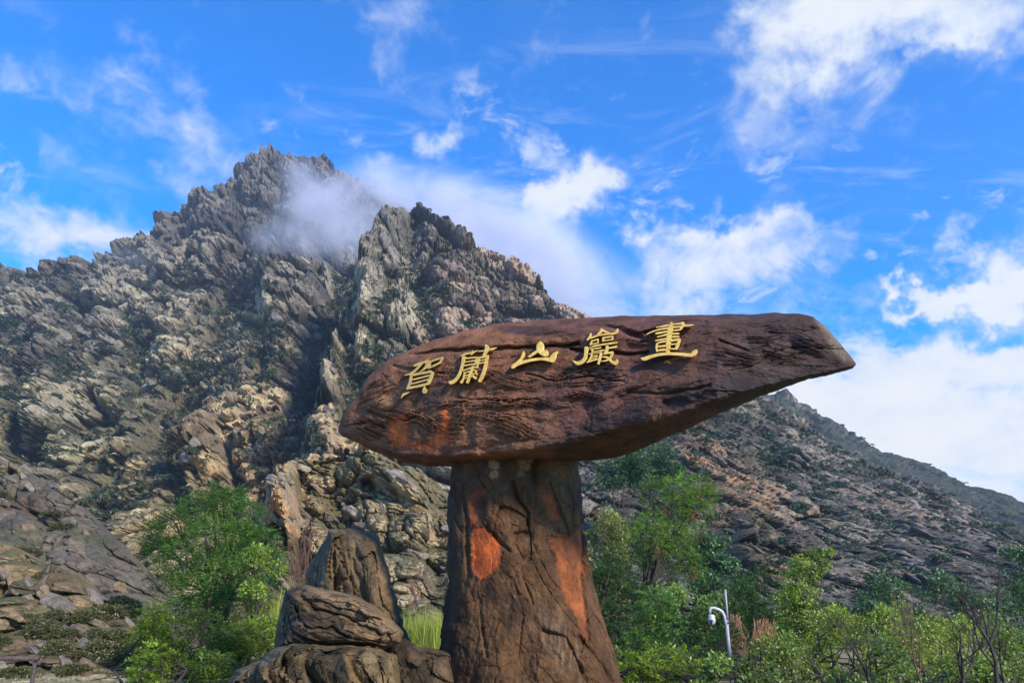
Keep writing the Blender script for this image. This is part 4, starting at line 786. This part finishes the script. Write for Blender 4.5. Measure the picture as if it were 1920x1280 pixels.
# ------------------------------------------------------------------ camera pole and rail
def build_pole():
    Y = 20.0; M_W = mat_plain('white_enamel', (.46, .48, .49), .4, 0, 8, .08); M_G = mat_plain('galvanised_steel', (.30, .31, .33), .6, 0, 12, .15); M_B = mat_plain('black_plastic', (.02, .02, .022), .3, 0, 20, .2); M_GL = mat_plain('dark_lens_glass', (.01, .01, .012), .08, 0, 20, .1)
    ax = at(1362.5, 1170, Y); x0 = float(ax[0]) ; pole = obj('camera_pole', None, None, 'white post carrying a dome security camera on a curved arm', 'camera pole', loc=(x0, Y, 0))
    def part(name, V, Fq, mat, par=pole, sm=True): return obj(name, fix_tris(np.asarray(V) - (np.array((x0, Y, 0)) if par is pole else 0), Fq, mat, name, sm), par)
    def w(px, py, dy=0): return at(px, py, Y + dy)
    ztop = float(w(1364, 1157)[2]); part('post', *tube([(x0, Y, -.3), (x0, Y, ztop * .5), (x0, Y, ztop)], .048, 14), M_G)
    part('rod', *tube([w(1362, 1166, -.02) + np.array((.035, 0, 0)), w(1357.5, 1105, -.02) + np.array((.03, 0, 0))], .027, 10), M_G)
    pts = [w(1361, 1172, -.09), w(1358, 1154, -.09), w(1354, 1146, -.09), w(1348, 1142, -.1), w(1339, 1139, -.1), w(1333, 1139, -.1), w(1331, 1143, -.1), w(1331, 1149, -.1)]
    part('arm', *tube(pts, (.036, .036, .036, .035, .034, .036, .036, .036), 10), M_W)
    for py, r in ((1158, .065), (1167, .068)): c = w(1361.6, py, -.03); part('band', *tube([c - np.array((0, 0, .012)), c + np.array((0, 0, .012))], r, 14), M_B)
    c = w(1333.5, 1151, -.1); prof = [(.0, .035), (-.01, .075), (-.05, .09), (-.13, .092), (-.14, .1), (-.155, .1)]
    body = part('camera_housing', *tube([c + np.array((0, 0, z)) for z, r in prof], [r for z, r in prof], 18), M_W)
    dc = w(1334, 1162.5, -.1); V, Fq = ico(3); hd = obj('camera_head', mesh_np('camera_head', V * np.array((.102, .102, .112)) + dc - np.array((x0, Y, 0)), Fq, M_W, True), pole)
    fwd = np.array((-.08, -1, -.16)); fwd /= np.linalg.norm(fwd)
    def disc(name, px, py, r, mat, d0=.085, d1=.112):
        q = w(px, py, -.1); q = dc + (q - dc) * np.array((1, 0, 1)); V, Fq = tube([q + fwd * d0 - np.array((x0, Y, 0)), q + fwd * d1 - np.array((x0, Y, 0))], r, 16); obj(name, fix_tris(V, Fq, mat, name, True), hd)
    disc('lens_ring', 1332.8, 1161.5, .045, mat_plain('grey_plastic', (.30, .32, .31), .4)); disc('lens', 1332.6, 1161.5, .028, M_GL, .09, .118); disc('infrared_window', 1332.6, 1167, .02, M_GL, .075, .104)
    part('cable', *tube([w(1332, 1171, -.08), w(1330, 1180, -.06), w(1322, 1189, -.05), w(1312, 1193, -.05), w(1303, 1193, 0)], .011, 6), M_B)
build_pole()
def build_rail():
    Y = 9.0; M_R = mat_plain('rusty_steel_pipe', (.075, .050, .038), .75, .2, 25, .45, .004); base = at(66, 1238, Y); o = obj('pipe_rail', None, None, 'rusty brown pipe handrail with a leaning post at the stony ground', 'handrail', loc=(float(base[0]), Y, 0)); b0 = np.array((float(base[0]), Y, 0))
    obj('top_rail', fix_tris(*[(tube([at(-330, 1231, Y + .3), at(-120, 1232, Y + .1), at(72, 1234, Y)], .026, 10)[0] - b0), tube([at(-330, 1231, Y + .3), at(-120, 1232, Y + .1), at(72, 1234, Y)], .026, 10)[1]], M_R, 'top_rail', True), o)
    for (a, b) in (((66, 1238), (58, 1292)), ((-300, 1236), (-310, 1290))):
        p, q = at(*a, Y + .02), at(*b, Y + .02); d = q - p; e = p + d * ((p[2] + .15) / -d[2]); V, Fq = tube([p, p + (e - p) * .5, e], .022, 10); obj('post', fix_tris(V - b0, Fq, M_R, 'post', True), o)
build_rail()

# ------------------------------------------------------------------ stones on the open ground
def ground_z(x, y):
    P = np.array([[x, y, 0.]]); return float((.10 * fbm(P / 5, 4, 151) + .05 * fbm(P / 1.1, 3, 152))[0] - .06)
MS = mat_rockpiece('pale_stone', 2.2, (.46, .40, .29)); STONES = []
for k in range(6):
    V, Fq = rock_shape(900 + k * 5, 10, (1.1, .8, .5), .08, ICO3, 10); STONES.append(mesh_np('stone', V, Fq, MS, True))
rs = np.random.RandomState(77)
def stone(px, py, w_px, label, group=None, k=None):
    rx, rz = ray(px, py); Y = float(min((CAM_H + .06) / max(-rz, .03), 30)); p = at(px, py, Y); r = w_px * Y / F_PX * .5; z = ground_z(p[0], p[1])
    obj('stone', STONES[rs.randint(6) if k is None else k], None, label, 'stone', group, loc=(p[0], p[1], z + r * .22), rot=(rs.uniform(-.15, .15), rs.uniform(-.15, .15), rs.uniform(0, 6)), scale=(r, r, r * rs.uniform(.7, 1.1)))
stone(172, 1274, 44, 'rounded tan stone on the stony ground beside the rail', k=1); stone(255, 1279, 38, 'pale greenish stone at the edge of the bright bushes', k=2)
for i in range(46):
    px, py = rs.uniform(-20, 270), rs.uniform(1256, 1284)
    stone(px, py, rs.uniform(7, 26), 'small pale stone lying in the thin yellow grass by the rail', 'pale stones on the dry ground')

# ------------------------------------------------------------------ trees and bushes
M_BARK = mat_plain('dark_bark', (.045, .035, .028), .9, 0, 30, .4, .01); M_TWIG = mat_plain('dry_twig', (.16, .085, .055), .9, 0, 30, .3); M_STRAW = mat_plain('straw_stem', (.30, .15, .07), .9, 0, 30, .3)
ML_FEATHER = mat_leaf('feather_leaf', (.118, .220, .044), trans=.35); ML_BRIGHT = mat_leaf('bright_leaf', (.215, .290, .030), trans=.40); ML_MID = mat_leaf('mid_leaf', (.150, .220, .034), trans=.38)
ML_DARK = mat_leaf('dark_leaf', (.055, .115, .030), trans=.3); ML_GRASS = mat_leaf('grass_blade', (.30, .33, .05), trans=.4); ML_SEED = mat_leaf('rusty_seed', (.19, .065, .03), trans=.2); ML_YEL = mat_leaf('yellow_leaf', (.20, .21, .045), trans=.35)
def fronds(rs, C, D, n_leaf, length, lw, ll):
    """feathery compound leaves: a drooping rib with leaflets on both sides"""
    n = len(C); D = unit(D); t = np.linspace(.08, 1, n_leaf)[None, :, None]; L = (length * rs.uniform(.7, 1.25, (n, 1)))[:, :, None]
    P = C[:, None] + D[:, None] * t * L - np.array((0, 0, 1)) * (t ** 2) * L * .42
    side = unit(np.cross(D, np.array((0, 0, 1.)) + .3 * rs.normal(size=(n, 3)))); sg = np.where(np.arange(n_leaf) % 2 == 0, 1, -1)[None, :, None]
    A = unit(side[:, None] * sg + D[:, None] * .55 + rs.normal(size=P.shape) * .22); sz = (1 - .5 * t) * rs.uniform(.75, 1.25, (n, n_leaf, 1)); A = A * ll * sz
    B = unit(np.cross(A, rs.normal(size=A.shape) * .35 + np.array((0, .2, 1)))) * lw * sz
    V, Fq = leaf_quads((P + A).reshape(-1, 3), A.reshape(-1, 3), B.reshape(-1, 3)); return V, Fq, np.repeat(rs.uniform(.7, 1.3, n), n_leaf * 4)
def leaves(rs, C, D, ll, lw):
    n = len(C); A = unit(D + rs.normal(size=(n, 3)) * .8 + np.array((0, 0, -.15))) * ll * rs.uniform(.6, 1.3, (n, 1)); B = unit(np.cross(A, rs.normal(size=(n, 3)) * .6 + np.array((0, -.4, 1)))) * lw * rs.uniform(.7, 1.2, (n, 1))
    V, Fq = leaf_quads(C, A, B); return V, Fq, np.repeat(rs.uniform(.65, 1.35, n), 4)
def lobe_points(rs, c, r, n, shell=.55):
    d = unit(rs.normal(size=(n, 3))); q = rs.uniform(shell ** 3, 1, n) ** (1 / 3.); m = 1 + .30 * vnoise(d * 2.3 + c, 5); return c + d * (q * m)[:, None] * r, d
def tree(name, label, base_px, Y, lobes, mat, style, seed, cat, group=None, dens=1.0, trunk_r=.09, forks=None, leaf=None, stems=1, seedpods=0, hue=(1, 1, 1)):
    """lobes: px, py, radius px, depth offset m; every lobe is reached by a limb"""
    rs = np.random.RandomState(seed); bx = float(at(base_px, 1150, Y)[0]); b = np.array((bx, Y, ground_z(bx, Y) - .05)); root = obj(name, None, None, label, cat, group, loc=b)
    Ls = []
    for (px, py, r, dy) in lobes: Ls.append((at(px, py, Y + dy), r * .86 * (Y + dy) / F_PX))
    fz = np.mean([l[0][2] for l in Ls]); parts = []; zmin = min(l[0][2] for l in Ls)
    for s in range(stems):
        fk = np.array((bx + (s - (stems - 1) / 2) * .25 * stems ** .5, Y + rs.uniform(-.1, .1), max(.5, .45 * zmin + .55 * min(fz, zmin + 1.5) - rs.uniform(.2, .6)))) if forks is None else at(forks[s % len(forks)][0], forks[s % len(forks)][1], Y)
        b0 = b + np.array(((s - (stems - 1) / 2) * .12, 0, 0)); mid = (b0 + fk) / 2 + rs.normal(size=3) * .06
        parts.append(tube([b0, mid, fk], (trunk_r, trunk_r * .85, trunk_r * .7), 8))
        for q, (c, r) in enumerate(Ls):
            if q % stems != s: continue
            m1 = fk + (c - fk) * .45 + np.array((0, 0, .12)) + rs.normal(size=3) * .1
            parts.append(tube([fk, fk + (m1 - fk) * .5 + rs.normal(size=3) * .04, m1, c + (c - m1) * .3], np.array((.55, .42, .3, .1)) * trunk_r, 6))
            for e in range(4): d = unit(rs.normal(size=3) + np.array((0, 0, .4))) * r * .8; parts.append(tube([m1 + (c - m1) * .5, c + d * .5, c + d], np.array((.16, .10, .04)) * trunk_r, 5))
    V, Fq = join(parts); obj('trunk', fix_tris(V - b, Fq, M_BARK, 'trunk', True), root)
    out = []
    for c, r in Ls:
        rad = np.array((r, r, r * .8))
        if style == 'frond': n = int(92 * dens * (r / .5) ** 2) + 8; P, d = lobe_points(rs, c, rad * .85, n); v, f, cc = fronds(rs, P, d + np.array((0, 0, .15)), 14, leaf or .34, .021, .055)
        else: n = int(640 * dens * (r / .5) ** 2) + 30; P, d = lobe_points(rs, c, rad, n, .45); v, f, cc = leaves(rs, P, d, leaf or .05, (leaf or .05) * .55)
        z = rs.uniform(.62, 1.3); out.append((v, f, cc * z))
    off = 0; Vs, Fs, Cs = [], [], []
    for v, f, cc in out: Vs.append(v); Fs.append(f + off); Cs.append(cc); off += len(v)
    cc = np.concatenate(Cs)[:, None] * np.array(hue); yl = np.clip(rs.normal(0, .12, (len(cc) // 4, 1)).repeat(4, 0), -.2, .5); cc = cc * (1 + yl * np.array((1.2, .3, -.6)))
    obj('crown', mesh_np('crown', np.concatenate(Vs) - b, np.concatenate(Fs), mat, False, cc), root)
    if seedpods:
        sv = []
        for k in range(seedpods): c, r = Ls[rs.randint(len(Ls))]; P, d = lobe_points(rs, c + np.array((rs.uniform(-.5, .5) * r, -.6 * r, -.5 * r)), np.array((.16, .16, .24)), 60); sv.append(leaves(rs, P, d, .05, .02))
        for v, f, c2 in sv: obj('seed_cluster', mesh_np('seed_cluster', v - b, f, ML_SEED, False, c2[:, None] * np.ones(3)), root)
    return root
def rlobes(seed, box, n, r, dy=1.0, edge=None):
    rs = np.random.RandomState(seed); x0, y0, x1, y1 = box; out = []
    while len(out) < n:
        x, y = rs.uniform(x0, x1), rs.uniform(y0, y1); u = (x - (x0 + x1) / 2) / ((x1 - x0) / 2); v = (y1 - y) / (y1 - y0)
        if v > math.sqrt(max(0, 1 - abs(u) ** 2.2)): continue
        out.append((x, y, rs.uniform(*r), rs.uniform(-dy, dy)))
    return out
# left tree
tree('leafy_tree', 'feathery green tree in front of the tan cliff', 405, 27, [(330, 985, 44, .4), (375, 955, 42, 0), (420, 950, 44, .3), (460, 965, 40, 0), (300, 1030, 34, 0), (340, 1050, 46, -.5), (395, 1010, 52, -.6), (445, 1010, 48, -.3), (485, 1015, 40, 0), (500, 1050, 34, 0), (310, 1085, 32, .2), (360, 1105, 44, -.3), (410, 1075, 48, -.6), (460, 1070, 44, -.4), (395, 1135, 44, 0), (345, 1145, 36, .2), (440, 1125, 40, 0), (480, 1100, 34, .2), (400, 930, 30, .2), (285, 1000, 26, .5), (440, 935, 26, .4)], ML_FEATHER, 'frond', 1001, 'tree', dens=1.3, trunk_r=.14, stems=3, leaf=.42)
tree('leafy_shrub', 'yellow-green shrub on the sunny side of the feathery tree before the cliff', 490, 25, rlobes(1002, (455, 1000, 530, 1230), 16, (18, 30), .6), ML_BRIGHT, 'leaf', 1003, 'shrub', dens=.55, trunk_r=.05, stems=3, leaf=.06)
# bright bushes lower left
for k, (box, lab) in enumerate([((250, 1140, 350, 1290), 'bright green bush below the smooth grey slab'), ((330, 1155, 450, 1300), 'spreading green bush at the foot of the feathery tree before the cliff'), ((410, 1150, 520, 1300), 'green bush touching the wide blocky brown rock')]):
    tree('leafy_bush', lab, (box[0] + box[2]) / 2, 22.5 + k * .4, rlobes(1010 + k, box, 22, (22, 36), .8), ML_BRIGHT if k != 1 else ML_MID, 'frond', 1015 + k, 'bush', 'bushes below the feathery tree', dens=.8, trunk_r=.04, stems=4, leaf=.26)
tree('leafy_bush', 'low bright bush beside the stony ground and pale stones', 300, 17, rlobes(1111, (245, 1222, 355, 1330), 20, (16, 28), .5), ML_BRIGHT, 'frond', 1112, 'bush', 'bushes below the feathery tree', dens=.8, trunk_r=.03, stems=4, leaf=.22)
tree('leafy_bush', 'low shaded bush against the wide blocky brown rock', 400, 17.5, rlobes(1113, (345, 1228, 450, 1330), 20, (16, 28), .5), ML_MID, 'frond', 1114, 'bush', 'bushes below the feathery tree', dens=.8, trunk_r=.03, stems=4, leaf=.22)
# trees behind the pillar
tree('leafy_tree', 'slender feathery tree with rusty seed clusters behind the camera pole', 1208, 26, [(1230, 925, 30, 0), (1270, 915, 34, 0), (1305, 915, 32, .2), (1325, 935, 26, .3), (1300, 955, 28, .2), (1255, 950, 28, 0), (1220, 985, 34, -.3), (1255, 1000, 34, -.2), (1280, 1020, 28, 0), (1200, 1005, 28, 0), (1285, 1050, 24, 0), (1300, 1065, 20, 0), (1235, 1020, 28, -.3), (1285, 985, 20, .2), (1265, 1075, 20, .3), (1215, 1045, 22, .2)], ML_FEATHER, 'frond', 1021, 'tree', dens=1.05, trunk_r=.10, forks=[(1208, 1090), (1215, 1110)], stems=2, leaf=.40, seedpods=9, hue=(1.35, 1.2, .9))
tree('leafy_tree', 'dense dark feathery tree beside the sign pillar', 1140, 25, rlobes(1030, (1090, 1030, 1215, 1260), 26, (24, 40), .9), ML_DARK, 'frond', 1031, 'tree', dens=.9, trunk_r=.10, stems=3, leaf=.36)
tree('leafy_bush', 'feathery green bush below the slender tree', 1210, 20, rlobes(1032, (1150, 1120, 1300, 1300), 26, (24, 38), .8), ML_FEATHER, 'frond', 1033, 'bush', dens=.85, trunk_r=.05, stems=4, leaf=.28)
tree('leafy_bush', 'bright green bush at the foot of the pillar', 1220, 15.5, rlobes(1034, (1140, 1215, 1340, 1330), 22, (24, 36), .6), ML_BRIGHT, 'frond', 1035, 'bush', dens=.75, trunk_r=.04, stems=4, leaf=.24)
tree('leafy_bush', 'shaded green thicket behind the camera pole', 1300, 30, rlobes(1036, (1220, 1075, 1400, 1240), 28, (24, 36), 1.0), ML_MID, 'leaf', 1037, 'bush', dens=.42, trunk_r=.06, stems=4, leaf=.075)
tree('leafy_bush', 'feathery blue-green bush between the pole and the tall bright shrub', 1425, 27, rlobes(1038, (1350, 1085, 1500, 1230), 24, (22, 36), .8), ML_DARK, 'frond', 1039, 'bush', dens=.9, trunk_r=.06, stems=3, leaf=.36)
# tall bright shrub and the mass on the right
tree('leafy_tree', 'tall narrow bright green shrub rising above the thicket by the camera pole', 1500, 21, [(1500, 1055, 24, 0), (1530, 1038, 20, .1), (1555, 1035, 14, .2), (1485, 1085, 28, 0), (1520, 1075, 28, 0), (1475, 1120, 28, 0), (1510, 1115, 32, -.2), (1480, 1155, 30, 0), (1515, 1155, 34, -.2), (1545, 1060, 18, 0), (1495, 1200, 40, 0), (1530, 1195, 34, 0), (1470, 1190, 30, .2), (1510, 1240, 40, 0), (1470, 1240, 36, 0), (1545, 1235, 34, 0)], ML_BRIGHT, 'leaf', 1041, 'shrub', dens=1.3, trunk_r=.07, stems=2, leaf=.042)
mass = [((1380, 1190, 1520, 1330), 15, 'leafy bush in front of the tall narrow shrub', ML_MID), ((1490, 1140, 1650, 1330), 18, 'yellow-green bush beyond the tall narrow shrub', ML_BRIGHT), ((1620, 1130, 1760, 1330), 17, 'green bush around the thin bare saplings', ML_BRIGHT), ((1560, 1205, 1720, 1340), 13.5, 'low leafy bush with dark twigs between the camera pole and bare trees', ML_MID), ((1700, 1160, 1850, 1330), 18.5, 'bush under the forked bare tree', ML_BRIGHT), ((1790, 1150, 1930, 1330), 21, 'grey-green bush under the tall bare tree', ML_MID), ((1850, 1170, 2010, 1330), 23, 'bluish green bush beyond the tall bare tree', ML_DARK), ((1700, 1230, 1900, 1340), 14, 'low bush at the foot of the bare trees', ML_MID)]
for k, (box, Y, lab, mt) in enumerate(mass):
    tree('leafy_bush', lab, (box[0] + box[2]) / 2, Y, rlobes(1050 + k, box, 26, (22, 40), .9), mt, 'leaf', 1060 + k, 'bush', 'bushes in the thicket by the camera pole', dens=.80, trunk_r=.04, stems=4, leaf=.036, hue=(1.08, 1.0, .9))
for k, (box, Y, lab) in enumerate([((1560, 1085, 1720, 1180), 40, 'dark scrub bush at the foot of the slabby slope'), ((1700, 1080, 1880, 1190), 42, 'dark green scrub bush behind the bare trees'), ((1850, 1020, 2000, 1180), 50, 'dark green bush beside the pale slab'), ((1080, 960, 1190, 1100), 40, 'olive scrub bush behind the reddish dry shrub')]):
    tree('leafy_bush', lab, (box[0] + box[2]) / 2, Y, rlobes(1080 + k, box, 18, (18, 32), 1.5), ML_DARK if k < 3 else ML_YEL, 'leaf', 1085 + k, 'bush', dens=.20, trunk_r=.05, stems=4, leaf=.10)
tree('leafy_bush', 'dark green undergrowth around the foot of the camera pole', 1330, 22, rlobes(1095, (1270, 1190, 1440, 1330), 24, (22, 36), .8), ML_DARK, 'frond', 1096, 'bush', dens=.7, trunk_r=.05, stems=4, leaf=.3)
tree('leafy_bush', 'low leafy bush in front of the camera pole foot', 1345, 14.5, rlobes(1097, (1285, 1240, 1420, 1330), 20, (18, 30), .5), ML_MID, 'leaf', 1098, 'bush', dens=.6, trunk_r=.03, stems=4, leaf=.045)
for k, (box, Y, lab) in enumerate([((1280, 985, 1370, 1070), 52, 'dark bush in the shaded cleft of the hillside'), ((1300, 1040, 1400, 1120), 50, 'dark bush low in the shaded cleft of the hillside'), ((1130, 850, 1220, 910), 70, 'dark green bush patch on the slope under the capstone'), ((1190, 840, 1270, 900), 78, 'dark green bush higher on the slope under the capstone')]):
    tree('leafy_bush', lab, (box[0] + box[2]) / 2, Y, rlobes(1180 + k, box, 20, (16, 28), 2.0), ML_DARK, 'leaf', 1190 + k, 'bush', dens=.10, trunk_r=.05, stems=4, leaf=.14)
# bare trees and dry brush
def bare(name, label, px, Y, top_py, seed, mat, cat, spread=.35, r0=.06, group=None, levels=4, lean=0.0, kids=3, fork=.35):
    rs = np.random.RandomState(seed); bx = float(at(px, 1150, Y)[0]); b = np.array((bx, Y, ground_z(bx, Y) - .05)); H = float(at(px, top_py, Y)[2]) - b[2]; parts = []
    def grow(p, d, L, r, lv):
        pts = [p]; n = 5
        for i in range(n): d = unit(d + rs.normal(size=3) * .10 + np.array((0, 0, .06))); pts.append(pts[-1] + d * L / n)
        parts.append(tube(pts, np.linspace(r, r * .45, n + 1), 6 if lv < 2 else 4, False))
        if lv < levels:
            for k in range(kids + (1 if lv else 0)):
                q = pts[rs.randint(2, n + 1)]; e = unit(d + rs.normal(size=3) * np.array((1, .7, .5)) * spread * 1.6); grow(q, e, L * rs.uniform(.42, .66), r * .5, lv + 1)
    grow(b, unit(np.array((lean, 0, 1.))), H * .62, r0, 0); V, Fq = join(parts); V = V - b
    o = obj(name, None, None, label, cat, group, loc=b); nt = len(parts[0][0]); zs = H / V[:, 2].max(); V[:, 2] *= zs
    n0 = len(parts[0][1]); m1 = fix_tris(V[:nt], parts[0][1], mat, 'trunk', True); obj('trunk', m1, o); V2, F2 = V[nt:], Fq[n0:] - nt; obj('branches', fix_tris(V2, F2, mat, 'branches', True), o)
bare('bare_tree', 'leafless dark tree with a straight trunk against the slabby slope', 1838, 12.2, 1055, 1101, M_BARK, 'tree', .22, .05)
bare('bare_tree', 'leafless forked tree with thin upright branches among the bushes', 1768, 12, 1085, 1102, M_BARK, 'tree', .30, .045, lean=-.06)
bare('bare_tree', 'thin leafless sapling rising out of the green bush', 1720, 12.4, 1090, 1103, M_TWIG, 'tree', .22, .022, lean=-.12)
bare('bare_tree', 'thin leafless sapling leaning in front of the dark scrub', 1628, 13, 1085, 1104, M_BARK, 'tree', .30, .03, lean=.05)
bare('bare_tree', 'leafless grey sapling beside the bluish green bush', 1895, 12.6, 1070, 1105, M_BARK, 'tree', .22, .035)
bare('dry_shrub', 'reddish dry leafless shrub beside the pillar', 1162, 28, 895, 1106, M_TWIG, 'shrub', .26, .04, levels=4, kids=4)
def brush(name, label, px, py0, py1, half, Y, n, seed, mat, cat='brush', lean=0, rad=.007):
    rs = np.random.RandomState(seed); p0 = at(px, py0, Y); parts = []
    for i in range(n):
        a = at(px + rs.uniform(-half, half) * .7, py0 + rs.uniform(-.28, .28) * abs(py0 - py1), Y + rs.uniform(-.3, .3)); b = at(px + rs.uniform(-half, half) + lean, py1 + rs.uniform(0, abs(py0 - py1) * .6), Y + rs.uniform(-.5, .3)); m = (a + b) / 2 + rs.normal(size=3) * np.array((.16, .1, .1))
        parts.append(tube([a, a * .5 + m * .5 + rs.normal(size=3) * .03, m, m * .5 + b * .5 + rs.normal(size=3) * .06, b], np.linspace(rad, rad * .5, 5), 4, False))
    V, Fq = join(parts); obj(name, fix_tris(V - p0, Fq, mat, name, True), None, label, cat, loc=p0)
brush('dry_brush', 'tangle of dry reddish stems in front of the tan cliff', 562, 1100, 985, 26, 30, 60, 1111, M_TWIG, rad=.011)
brush('dry_brush', 'thin dry stems at the cliff foot between rock pile and pillar', 782, 1150, 1000, 22, 30, 22, 1112, M_TWIG, rad=.009)
brush('dry_brush', 'hanging clump of rusty straw under the tall narrow shrub', 1432, 1180, 1265, 28, 19, 110, 1113, M_STRAW, rad=.010)
brush('dry_brush', 'ochre dry stems close behind the camera pole', 1378, 1165, 1225, 16, 24, 60, 1114, M_STRAW, rad=.010)
def grass(label, box, Y, n, seed, mat, h):
    rs = np.random.RandomState(seed); x = rs.uniform(box[0], box[2], n); P = np.array([at(a, 1200, Y + rs.uniform(-1.5, 1.5)) for a in x]); P[:, 2] = rs.uniform(.0, h * .55, n)
    A = (unit(rs.normal(size=(n, 3)) * .22 + np.array((0, 0, 1))) * h * rs.uniform(.25, .55, (n, 1))); P = P + A * .8; B = unit(np.cross(A, rs.normal(size=(n, 3)))) * .012; V, Fq = leaf_quads(P, A, B); b = P.mean(0) * np.array((1, 1, 0))
    obj('grass_clump', mesh_np('grass_clump', V - b, Fq, mat, False, np.repeat(rs.uniform(.6, 1.4, (n, 1)), 4, 0) * np.ones(3)), None, label, 'grass', kind='stuff', loc=b)
grass('tall yellow-green grass between the rock pile and the pillar', (748, 0, 836, 0), 27, 1500, 1121, ML_GRASS, 1.35)
grass('yellow-green grass behind the layered rock', (505, 0, 590, 0), 27.5, 1000, 1122, ML_GRASS, 1.9)
def turf():
    rs = np.random.RandomState(5); n = 9000; x = rs.uniform(-26, -6, n); y = rs.uniform(12, 27, n); P = np.stack((x, y, 0 * x), 1); m = fbm(P / 2.4, 3, 153) > -.15; P = P[m]; n = len(P); P[:, 2] = [-.02] * n
    A = unit(rs.normal(size=(n, 3)) * .5 + np.array((0, 0, 1))) * rs.uniform(.03, .09, (n, 1)); P = P + A * .6; B = unit(np.cross(A, rs.normal(size=(n, 3)))) * .008; V, Fq = leaf_quads(P, A, B)
    obj('grass', mesh_np('grass', V, Fq, mat_leaf('dry_turf', (.26, .24, .08), trans=.3), False, np.repeat(rs.uniform(.6, 1.4, (n, 1)), 4, 0) * np.ones(3)), None, 'short dry yellow grass around the pale stones', 'grass', kind='stuff')
turf()

# ------------------------------------------------------------------ mist round the summit and the haze of the air
def volume_mat(name, col, dens, aniso=.3):
    m = bpy.data.materials.new(name); m.use_nodes = True; t = NT(m.node_tree); t.n.clear(); out = t.new('ShaderNodeOutputMaterial'); v = t.new('ShaderNodeVolumePrincipled')
    v.inputs['Color'].default_value = rgb(*col); v.inputs['Anisotropy'].default_value = aniso; t.l.new(v.outputs[0], out.inputs['Volume']); return m, t, v
def mist():
    m, t, v = volume_mat('summit_mist', (.97, .95, 1.0), 0, .2)
    blobs = [(610, 395, 405, 75, 50, 1.0), (560, 450, 360, 70, 26, .9), (660, 440, 365, 50, 32, 1.0), (560, 330, 450, 45, 36, .5), (760, 370, 400, 95, 50, 1.0), (880, 415, 390, 95, 62, 1.1), (980, 475, 385, 95, 64, 1.2), (1065, 530, 380, 95, 62, 1.2), (1140, 565, 375, 60, 50, .9), (500, 465, 345, 40, 18, .5), (700, 330, 410, 60, 34, .35), (230, 485, 330, 70, 14, .3)]
    pos = t.new('ShaderNodeNewGeometry').outputs['Position']; nz = t.noise(pos, .026, 6, .66, .9); warp = t.vec('SCALE', t.vec('SUBTRACT', t.new('ShaderNodeTexNoise').outputs['Color'], (.5, .5, .5)), 0.0)
    tot = None; lo, hi = np.full(3, 1e9), np.full(3, -1e9)
    for px, py, Y, rx, rz, w in blobs:
        c = at(px, py, Y); k = Y / F_PX * 1.1; R = np.array((rx * k, 22.0, rz * k)); lo = np.minimum(lo, c - R * 2); hi = np.maximum(hi, c + R * 2)
        q = t.vec('MULTIPLY', t.vec('SUBTRACT', pos, tuple(c)), tuple(1 / R)); d2 = t.vec('DOT_PRODUCT', q, q); g = t.math('MULTIPLY', t.math('EXPONENT', t.math('MULTIPLY', d2, -1.0)), w); tot = g if tot is None else t.math('ADD', tot, g)
    edge = t.smooth(nz, .34, .64); t.put(v.inputs['Density'], t.math('MULTIPLY', t.math('MULTIPLY', t.smooth(tot, .06, .9), edge), .10))
    V = np.array([(x, y, z) for x in (lo[0], hi[0]) for y in (lo[1], hi[1]) for z in (lo[2], hi[2])]); Fq = [(0, 1, 3, 2), (4, 6, 7, 5), (0, 4, 5, 1), (2, 3, 7, 6), (0, 2, 6, 4), (1, 5, 7, 3)]
    obj('mist', mesh_np('mist', V, Fq, m), None, 'pale mist drifting across the mountain summit', 'mist', kind='stuff')
mist()
def haze():
    m, t, v = volume_mat('thin_air', (.62, .76, 1.0), 0, .1); v.inputs['Density'].default_value = .00020
    V = np.array([(x, y, z) for x in (-800, 800) for y in (-90, 780) for z in (-75, 480)]); Fq = [(0, 1, 3, 2), (4, 6, 7, 5), (0, 4, 5, 1), (2, 3, 7, 6), (0, 2, 6, 4), (1, 5, 7, 3)]
    obj('haze', mesh_np('haze', V, Fq, m), None, 'thin bluish haze filling the valley air', 'haze', kind='stuff')
haze()
